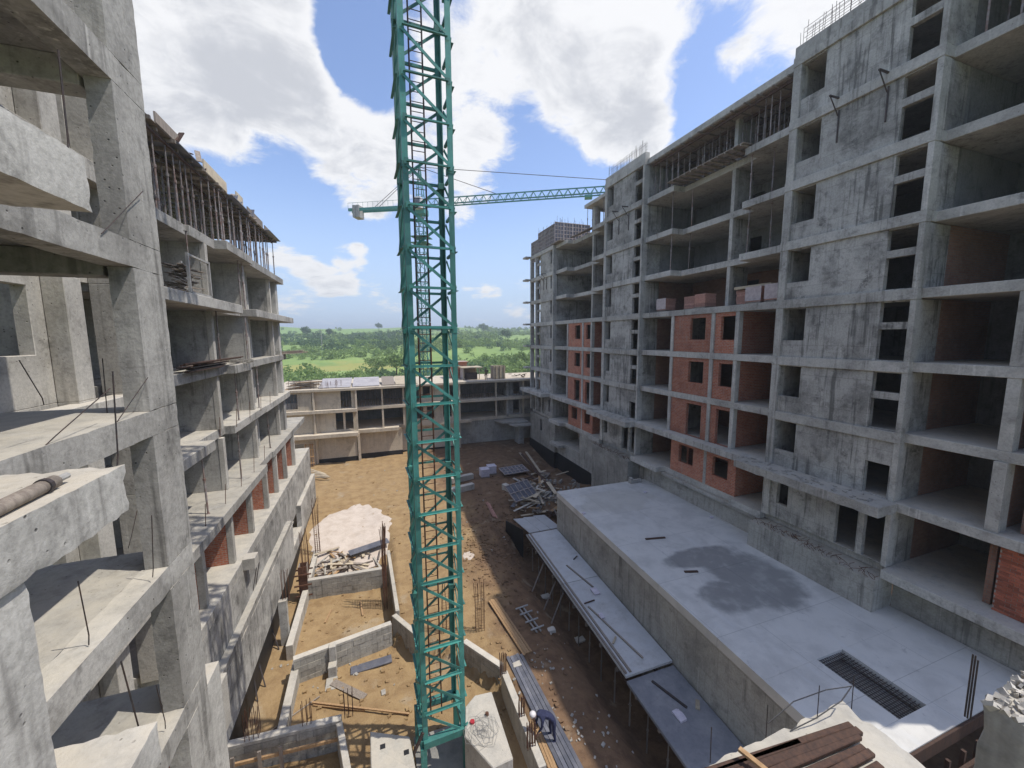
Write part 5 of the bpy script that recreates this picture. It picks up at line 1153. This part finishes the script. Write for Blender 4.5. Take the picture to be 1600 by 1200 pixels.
t = thing('rusty_timber_pile', tuple(atZ(1250, 1180, zg)), 'dark rusty-brown half-round timbers piled on the sunlit ledge', 'timber')
for (a, b_, w) in (((1330, 1133), (1080, 1215), .05), ((1343, 1142), (1090, 1232), .06), ((1342, 1150), (1130, 1240), .055), ((1350, 1168), (1210, 1230), .05), ((1362, 1176), (1240, 1240), .055), ((1376, 1196), (1300, 1240), .055), ((1250, 1160), (1060, 1230), .05)):
    pa, pb = atZ(*a, zg+w*.8), atZ(*b_, zg+w*.8)
    pts = [pa.lerp(pb, k/6)+Vector((random.uniform(-.012,.012), random.uniform(-.012,.012), random.uniform(-.008,.008))) for k in range(7)]
    MB().bar(pa, pb, w*1.3, w*.9).build('timber', 'wood_dark', t, .008)
MB().bar(atZ(1155, 1170, zg+.16), atZ(1205, 1210, zg+.16), .05, .03).build('splinter', 'wood_new', t)
ST = thing('broken_wall_stub', (3.6, .8, -6), 'broken concrete wall stub with crumbling top at the bottom right corner', 'wall')
MB().rough(3.26, 4.3, -.6, 1.02, -5.5, -2.12, .07, .006, .02).build('wall_body', 'conc_warm', ST)
m2 = MB()
for i in range(1500):
    x, y = random.uniform(3.27, 4.25), random.uniform(.1, 1.01); r = random.uniform(.005, .017); n0 = len(m2.v)
    z = -2.13+random.random()*.07*ss(3.22,3.5,x); d = Vector((random.uniform(-1,1), random.uniform(-1,1), random.uniform(-1,1))).normalized()*r*1.5; m2.bar(Vector((x,y,z))-d, Vector((x,y,z))+d, r*2.2, r*1.6, (random.random(), random.random(), .4))
    for j in range(n0, len(m2.v)): m2.v[j] = tuple(Vector(m2.v[j])+Vector((random.uniform(-r,r), random.uniform(-r,r), random.uniform(-r,r)))*.6)
tag(m2.build('crumbling_top', 'rubble', ST), kind='stuff')
for (px, py), l in (((1530, 1105), .3), ((1537, 1090), .3), ((1543, 1085), .28)):
    q = atX(px, py, 3.28); MB().tube([(q.x, q.y+.05, -2.3), (q.x+.02, q.y+.06, -2.3+l+.1)], .0045, 5).build('rebar', 'steel_dark', ST)
# dark shaft between ledge and stub
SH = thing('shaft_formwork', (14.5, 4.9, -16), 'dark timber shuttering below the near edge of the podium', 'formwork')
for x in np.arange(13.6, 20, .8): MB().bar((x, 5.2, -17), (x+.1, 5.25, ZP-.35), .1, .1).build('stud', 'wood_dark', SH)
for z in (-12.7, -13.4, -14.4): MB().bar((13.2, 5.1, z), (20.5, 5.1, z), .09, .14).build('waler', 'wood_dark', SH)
# ---------------------------------------------------------------- far tower crane
jh = 26.0
FC0 = atZ(657, 323, jh); fx, fy = FC0.x, FC0.y
jl, jr = atZ(543, 328, jh), atZ(925, 302, jh)
jd = (jr-jl); jd.z = 0; jd.normalize(); js = Vector((-jd.y, jd.x, 0))
FC = thing('tower_crane', (fx, fy, -15), 'distant turquoise tower crane with long lattice jib beyond the far block', 'crane')
wf = .8; cs = [Vector((fx, fy, 0))+jd*a*wf+js*b_*wf for a, b_ in ((-1,-1),(1,-1),(1,1),(-1,1))]
for c_ in cs: MB().bar(c_+Vector((0,0,-15)), c_+Vector((0,0,jh-1.6)), .2).build('leg', 'crane_green', FC)
for i in range(20):
    z0 = -15+2.0*i
    for k in range(4):
        p, q = cs[k], cs[(k+1) % 4]; 
        MB().bar(p+Vector((0,0,z0)), q+Vector((0,0,z0)), .09).build('horizontal_brace', 'crane_green', FC)
        MB().bar(p+Vector((0,0,z0)), q+Vector((0,0,z0+2)), .08).build('diagonal_brace', 'crane_green', FC)
c0 = Vector((fx, fy, 0))
MB().prism([tuple((c0+jd*a*1.2+js*b_*1.2)[:2]) for a, b_ in ((-1,-1),(1,-1),(1,1),(-1,1))], jh-1.6, jh-.5).build('slewing_ring', 'crane_green', FC)
for z in (jh-6, jh-7.2): MB().prism([tuple((c0+jd*a*1.7+js*b_*1.7)[:2]) for a, b_ in ((-1,-1),(1,-1),(1,1),(-1,1))], z, z+.12).build('climbing_platform', 'crane_green', FC)
o = c0+jd*.2-js*1.6; MB().prism([tuple((o+jd*a*.8+js*b_*.7)[:2]) for a, b_ in ((-1,-1),(1,-1),(1,1),(-1,1))], jh-.9, jh+1.2).build('cab', 'helmet', FC, .05); cab = [q_ for q_ in FC.children if q_.name.startswith('cab')][0]
o = o-js*.71; MB().prism([tuple((o+jd*a*.6+js*b_*.015)[:2]) for a, b_ in ((-1,-1),(1,-1),(1,1),(-1,1))], jh-.1, jh+.9).build('cab_window', 'ply_film', cab)
apex = c0+Vector((0,0,jh+7.5))
for c_ in cs: MB().bar(c_+Vector((0,0,jh-.5)), apex+(c_-c0)*.15, .16).build('tower_head_leg', 'crane_green', FC)
for k in range(1, 6):
    f_ = k/6
    for i in range(4):
        p = cs[i].lerp(c0+(cs[i]-c0)*.15, f_)+Vector((0,0,jh-.5+8*f_)); q = cs[(i+1)%4].lerp(c0+(cs[(i+1)%4]-c0)*.15, f_)+Vector((0,0,jh-.5+8*f_)); MB().bar(p, q, .07).build('tower_head_brace', 'crane_green', FC)
JL = (jl-c0).dot(jd); 
for s in (-.65, .65): MB().bar(c0+js*s+Vector((0,0,jh-.1)), c0+jd*JL+js*s+Vector((0,0,jh+.1)), .25, .55).build('counter_jib_beam', 'crane_green', FC)
for k in range(14):
    p = c0+jd*JL*(k+1)/14+Vector((0,0,jh+.3)); MB().bar(p-js*.75, p-js*.75+Vector((0,0,1.05)), .05).build('rail_post', 'crane_green', FC)
MB().bar(c0-js*.75+jd*JL*.05+Vector((0,0,jh+1.3)), c0-js*.75+jd*JL+Vector((0,0,jh+1.4)), .05).build('handrail', 'crane_green', FC)
for k in range(2):
    p = c0+jd*(JL+1.4+.75*k); MB().prism([tuple((p+jd*a*.34+js*b_*1.0)[:2]) for a, b_ in ((-1,-1),(1,-1),(1,1),(-1,1))], jh-1.5, jh+.9).build('counterweight', 'crane_grey', FC, .03)
for s in (-.5, .5): MB().tube([apex+js*s*.3, c0+jd*JL*.62+js*s+Vector((0,0,jh+.4))], .05, 5).build('tie_bar', 'steel_dark', FC)
JR = 56.0; nb = 34; jz = 1.35
for s in (-.65, .65): MB().bar(c0+jd*.8+js*s+Vector((0,0,jh)), c0+jd*JR+js*s+Vector((0,0,jh+.2)), .2).build('jib_chord', 'crane_green', FC)
MB().bar(c0+jd*.8+Vector((0,0,jh+jz)), c0+jd*JR+Vector((0,0,jh+jz+.1)), .18).build('jib_chord', 'crane_green', FC)
for k in range(nb):
    d0, d1, dm = .8+(JR-.8)*k/nb, .8+(JR-.8)*(k+1)/nb, .8+(JR-.8)*(k+.5)/nb
    for s in (-.65, .65):
        MB().bar(c0+jd*d0+js*s+Vector((0,0,jh)), c0+jd*dm+Vector((0,0,jh+jz)), .09).build('jib_lacing', 'crane_green', FC)
        MB().bar(c0+jd*dm+Vector((0,0,jh+jz)), c0+jd*d1+js*s+Vector((0,0,jh)), .09).build('jib_lacing', 'crane_green', FC)
MB().tube([apex, c0+jd*15.5+Vector((0,0,jh+jz+.1))], .06, 5).build('tie_bar', 'steel_dark', FC)
MB().tube([apex, c0+jd*44+Vector((0,0,jh+jz+.1))], .06, 5).build('tie_bar', 'steel_dark', FC)
p = c0+jd*33; MB().prism([tuple((p+jd*a*.7+js*b_*.8)[:2]) for a, b_ in ((-1,-1),(1,-1),(1,1),(-1,1))], jh-.5, jh-.12).build('trolley', 'crane_green', FC)

# ---------------------------------------------------------------- hills and fields
def hz_(x, y):
    d = y+.12*x
    z = -15.2 + 16.5*ss(90, 480, d) + 16.5*ss(520, 800, d) - 7*ss(850, 2200, d)
    p = Vector((x/170, y/170, 0)); z += (5.5*noise.noise(p)+2.2*noise.noise(p*2.7+Vector((4,1,0))))*ss(90, 320, d)
    z += 4.5*ss(-20, -260, x)*ss(500, 700, d)
    return z
m, t, b = newmat('hill_fields'); p = wpos(t); sx = t.nodes.new('ShaderNodeSeparateXYZ'); t.links.new(p, sx.inputs[0])
a = noi(t, p, .012, 5, .6, .3); a2 = noi(t, p, .07, 6, .7, .3); a3 = noi(t, p, .6, 5, .7)
cc = mixc(t, sstep(t, a, .4, .6), (.21, .30, .09), (.25, .34, .115)); cc = mixc(t, sstep(t, a2, .4, .7, 0, .7), cc, (.15, .23, .075))
cc = mixc(t, sstep(t, a3, .5, .8, 0, .5), cc, (.24, .28, .12))
def band(o, lo_, hi_, e): return mth(t, 'MULTIPLY', sstep(t, o, lo_-e, lo_+e), sstep(t, o, hi_-e, hi_+e, 1, 0))
yw = mth(t, 'ADD', sx.outputs[1], mth(t, 'MULTIPLY', mth(t, 'SUBTRACT', a2, .5), 60))
left = sstep(t, sx.outputs[0], 6, 22, 1, 0)
cc = mixc(t, mth(t, 'MULTIPLY', mth(t, 'MULTIPLY', band(yw, 172, 196, 6), left), .6), cc, (.36, .30, .10))
cc = mixc(t, mth(t, 'MULTIPLY', band(yw, 60, 118, 8), .9), cc, (.40, .29, .17))
cc = mixc(t, mth(t, 'MULTIPLY', sstep(t, yw, 560, 600), sstep(t, sx.outputs[0], 40, 120, .85, .2)), cc, (.20, .31, .09))
t.links.new(cc, b.inputs['Base Color']); b.inputs['Roughness'].default_value = .95; b.inputs['Specular IOR Level'].default_value = .1
xs = sorted(set([-4000, -3000, -2200, -1600, -1200, -900, -700] + list(range(-560, 800, 12)) + [860, 1000, 1250, 1600, 2200, 3000, 4000]))
ys = sorted(set([-3000, -1500, -700, -300, -120, -60, 0, 40] + list(range(60, 420, 9)) + list(range(420, 900, 16)) + [950, 1050, 1200, 1500, 1900, 2400, 3200, 4200]))
vs = []; 
for y in ys:
    for x in xs:
        inyard = -45 < x < 65 and -45 < y < 74
        vs.append((x, y, -22 if inyard else (hz_(x, y) if y > 40 else -16.0+2*noise.noise(Vector((x/90, y/90, 2))))))
nx = len(xs)
tag(MB().add(vs, [(j*nx+i, j*nx+i+1, (j+1)*nx+i+1, (j+1)*nx+i) for j in range(len(ys)-1) for i in range(nx-1)]).build('hills', 'hill_fields', smooth=True, base=(0,0,0)), kind='structure')

# ---------------------------------------------------------------- trees and scrub
def foliage(name, c1, c2, c3):
    m, t, b = newmat(name); p = wpos(t); o = orand(t)
    cc = mixc(t, sstep(t, noi(t, p, .35, 4, .6), .35, .65), c1, c2); cc = mixc(t, sstep(t, noi(t, p, .03, 3, .6), .45, .62, 0, .8), cc, c3)
    t.links.new(cc, b.inputs['Base Color']); b.inputs['Roughness'].default_value = .8; b.inputs['Specular IOR Level'].default_value = .2
    tr = t.nodes.new('ShaderNodeBsdfTranslucent'); t.links.new(cc, tr.inputs[0]); mx = t.nodes.new('ShaderNodeMixShader'); mx.inputs[0].default_value = .4
    t.links.new(b.outputs[0], mx.inputs[1]); t.links.new(tr.outputs[0], mx.inputs[2]); out_ = [n for n in t.nodes if n.type == 'OUTPUT_MATERIAL'][0]; t.links.new(mx.outputs[0], out_.inputs[0])
foliage('leaves', (.19, .28, .085), (.24, .33, .11), (.27, .36, .13))
foliage('leaves_dark', (.09, .155, .07), (.13, .20, .085), (.115, .185, .08))
def leafmesh(name, mat, centers, kind=None):
    # centers: list of (x, y, z, rx, rz, n, leaf)
    V = []
    for x, y, z, rx, rz_, n, lf in centers:
        d = rng.normal(size=(n, 3)); d /= np.linalg.norm(d, axis=1)[:, None]; r = rng.uniform(.55, 1.0, (n, 1))
        lump = 1+.25*np.sin(d[:, :1]*5+x)+.2*np.cos(d[:, 1:2]*6+y)
        c_ = np.array([x, y, z])+d*r*lump*np.array([rx, rx, rz_]); c_[:, 2] = np.maximum(c_[:, 2], z-rz_*.95)
        u = rng.normal(size=(n, 3)); u /= np.linalg.norm(u, axis=1)[:, None]; w = np.cross(u, d+rng.normal(size=(n, 3))*.7); w /= np.linalg.norm(w, axis=1)[:, None]+1e-9
        s = lf*rng.uniform(.6, 1.3, (n, 1)); u *= s; w *= s*.8
        V.append(np.stack([c_-u-w*.4, c_+u*.2-w, c_+u+w*.4, c_-u*.2+w], 1).reshape(-1, 3))
    V = np.concatenate(V); n = len(V)//4; me = bpy.data.meshes.new(name); V[:, 2] += EZ
    me.vertices.add(len(V)); me.vertices.foreach_set('co', V.ravel().astype(np.float32)); me.loops.add(n*4); me.loops.foreach_set('vertex_index', np.arange(n*4, dtype=np.int32))
    me.polygons.add(n); me.polygons.foreach_set('loop_start', np.arange(0, n*4, 4, dtype=np.int32)); me.polygons.foreach_set('loop_total', np.full(n, 4, dtype=np.int32)); me.update(); me.validate()
    me.materials.append(MATS[mat]); o = bpy.data.objects.new(name, me); C.objects.link(o); return o
light, dark = [], []
for i in range(4200):
    y = 120+rng.random()**1.25*620; x = y*rng.uniform(-.42, .62)
    nn = noise.noise(Vector((x/60, y/60, 7))); n3 = noise.noise(Vector((x/22, y/22, 3)))
    isl = x < .09*y
    if isl and 160 < y < 212: continue
    if isl and y > 560 and rng.random() < .96: continue
    if not isl and nn < .02 and rng.random() < .8: continue
    if y < 160 and rng.random() < .5: continue
    h = rng.uniform(1.0, 2.6)+(1.5 if nn > .15 else 0)+y/480
    dk = (isl and 240 < y < 560 and n3 > -.12) or (n3 > .28)
    (dark if dk else light).append((x, y, hz_(x, y)+h*.5, h*rng.uniform(.7, 1.15), h*.75, int(150 if y < 260 else 80 if y < 400 else 42), (.135 if y < 260 else .19 if y < 400 else .27)*h))
tag(leafmesh('scrub_wood', 'leaves', light), 'light green scrub and bushes covering the hillside beyond the site', 'scrub', kind='stuff')
tag(leafmesh('dark_wood', 'leaves_dark', dark), 'dark green woodland filling the hollow of the hillside', 'woodland', kind='stuff')
def tree(px, Y, h, w, mat, label):
    q = atY(px, 520, Y); x = q.x; z = hz_(x, Y)
    t = thing('tree', (x, Y, z), label, 'tree', None)
    m_ = MB().tube([(x, Y, z-.3), (x+.1, Y, z+h*.3), (x+.05*h, Y, z+h*.62)], h*.035, 7, h*.012)
    for k in range(5):
        a = k*1.3; m_.tube([(x+.02*h, Y, z+h*(.3+.06*k)), (x+w*.55*math.cos(a), Y+w*.55*math.sin(a), z+h*(.55+.06*k))], h*.014, 5, h*.004)
    m_.build('trunk', 'wood_dark', t)
    cl = [(x+w*.55*math.cos(k*1.1), Y+w*.55*math.sin(k*1.1), z+h*(.55+.07*(k % 4)), w*.48, h*.17, 150, h*.045) for k in range(7)]+[(x, Y, z+h*.85, w*.5, h*.16, 150, h*.045)]
    o = leafmesh('crown', mat, cl); o.parent = t; o.matrix_parent_inverse = Matrix.Translation((-x, -Y, -(z+EZ)))
tree(592, 690, 13, 6, 'leaves_dark', 'small dark round tree on the skyline left of the mast')
tree(755, 560, 15, 8, 'leaves_dark', 'dark spreading tree on the skyline right of the mast')
tree(617, 150, 9, 5.5, 'leaves', 'leafy tree behind the far block roof just left of the mast')
tree(585, 160, 7, 4.6, 'leaves', 'bright green tree behind the far block roof left of the pale plywood')
tree(478, 440, 11, 5, 'leaves_dark', 'dark tree against the meadow near the left block corner')
tree(515, 430, 10, 3.5, 'leaves_dark', 'narrow dark tree against the meadow, mid left')
tree(790, 330, 10, 5, 'leaves_dark', 'dark round tree in the scrub right of the mast')
tree(815, 150, 7.5, 3.6, 'leaves', 'pale green bushy tree behind the far block next to the right tower')
# overhead line pole in the wood
q = atY(503, 540, 260); x, y, z = q.x, 260, hz_(q.x, 260); t = thing('power_pole', (x, y, z), 'slim pale power pole standing in the woodland left of the mast', 'pole')
MB().tube([(x, y, z-.5), (x, y, z+10.5)], .2, 8, .12).build('mast', 'conc_pale', t); MB().bar((x-1.1, y, z+9.9), (x+1.1, y, z+9.9), .12).build('cross_arm', 'crane_grey', t)
for s in (-1, 0, 1): MB().tube([(x+s, y, z+9.95), (x+s, y, z+10.25)], .07, 6).build('insulator', 'helmet', t)
# ---------------------------------------------------------------- air
HAZE = 0.0007
if HAZE:
    m = bpy.data.materials.new('haze_air'); m.use_nodes = True; t = m.node_tree; t.nodes.clear()
    v = t.nodes.new('ShaderNodeVolumePrincipled'); v.inputs['Color'].default_value = (.86, .93, 1.0, 1); v.inputs['Density'].default_value = HAZE; v.inputs['Anisotropy'].default_value = .3
    o = t.nodes.new('ShaderNodeOutputMaterial'); t.links.new(v.outputs[0], o.inputs['Volume']); MATS['haze_air'] = m
    tag(MB().box(-4100, 4100, -3100, 4300, -60, 58).build('haze', 'haze_air', base=(0,0,0)), 'thin pale summer haze over the whole site', 'haze', kind='stuff')
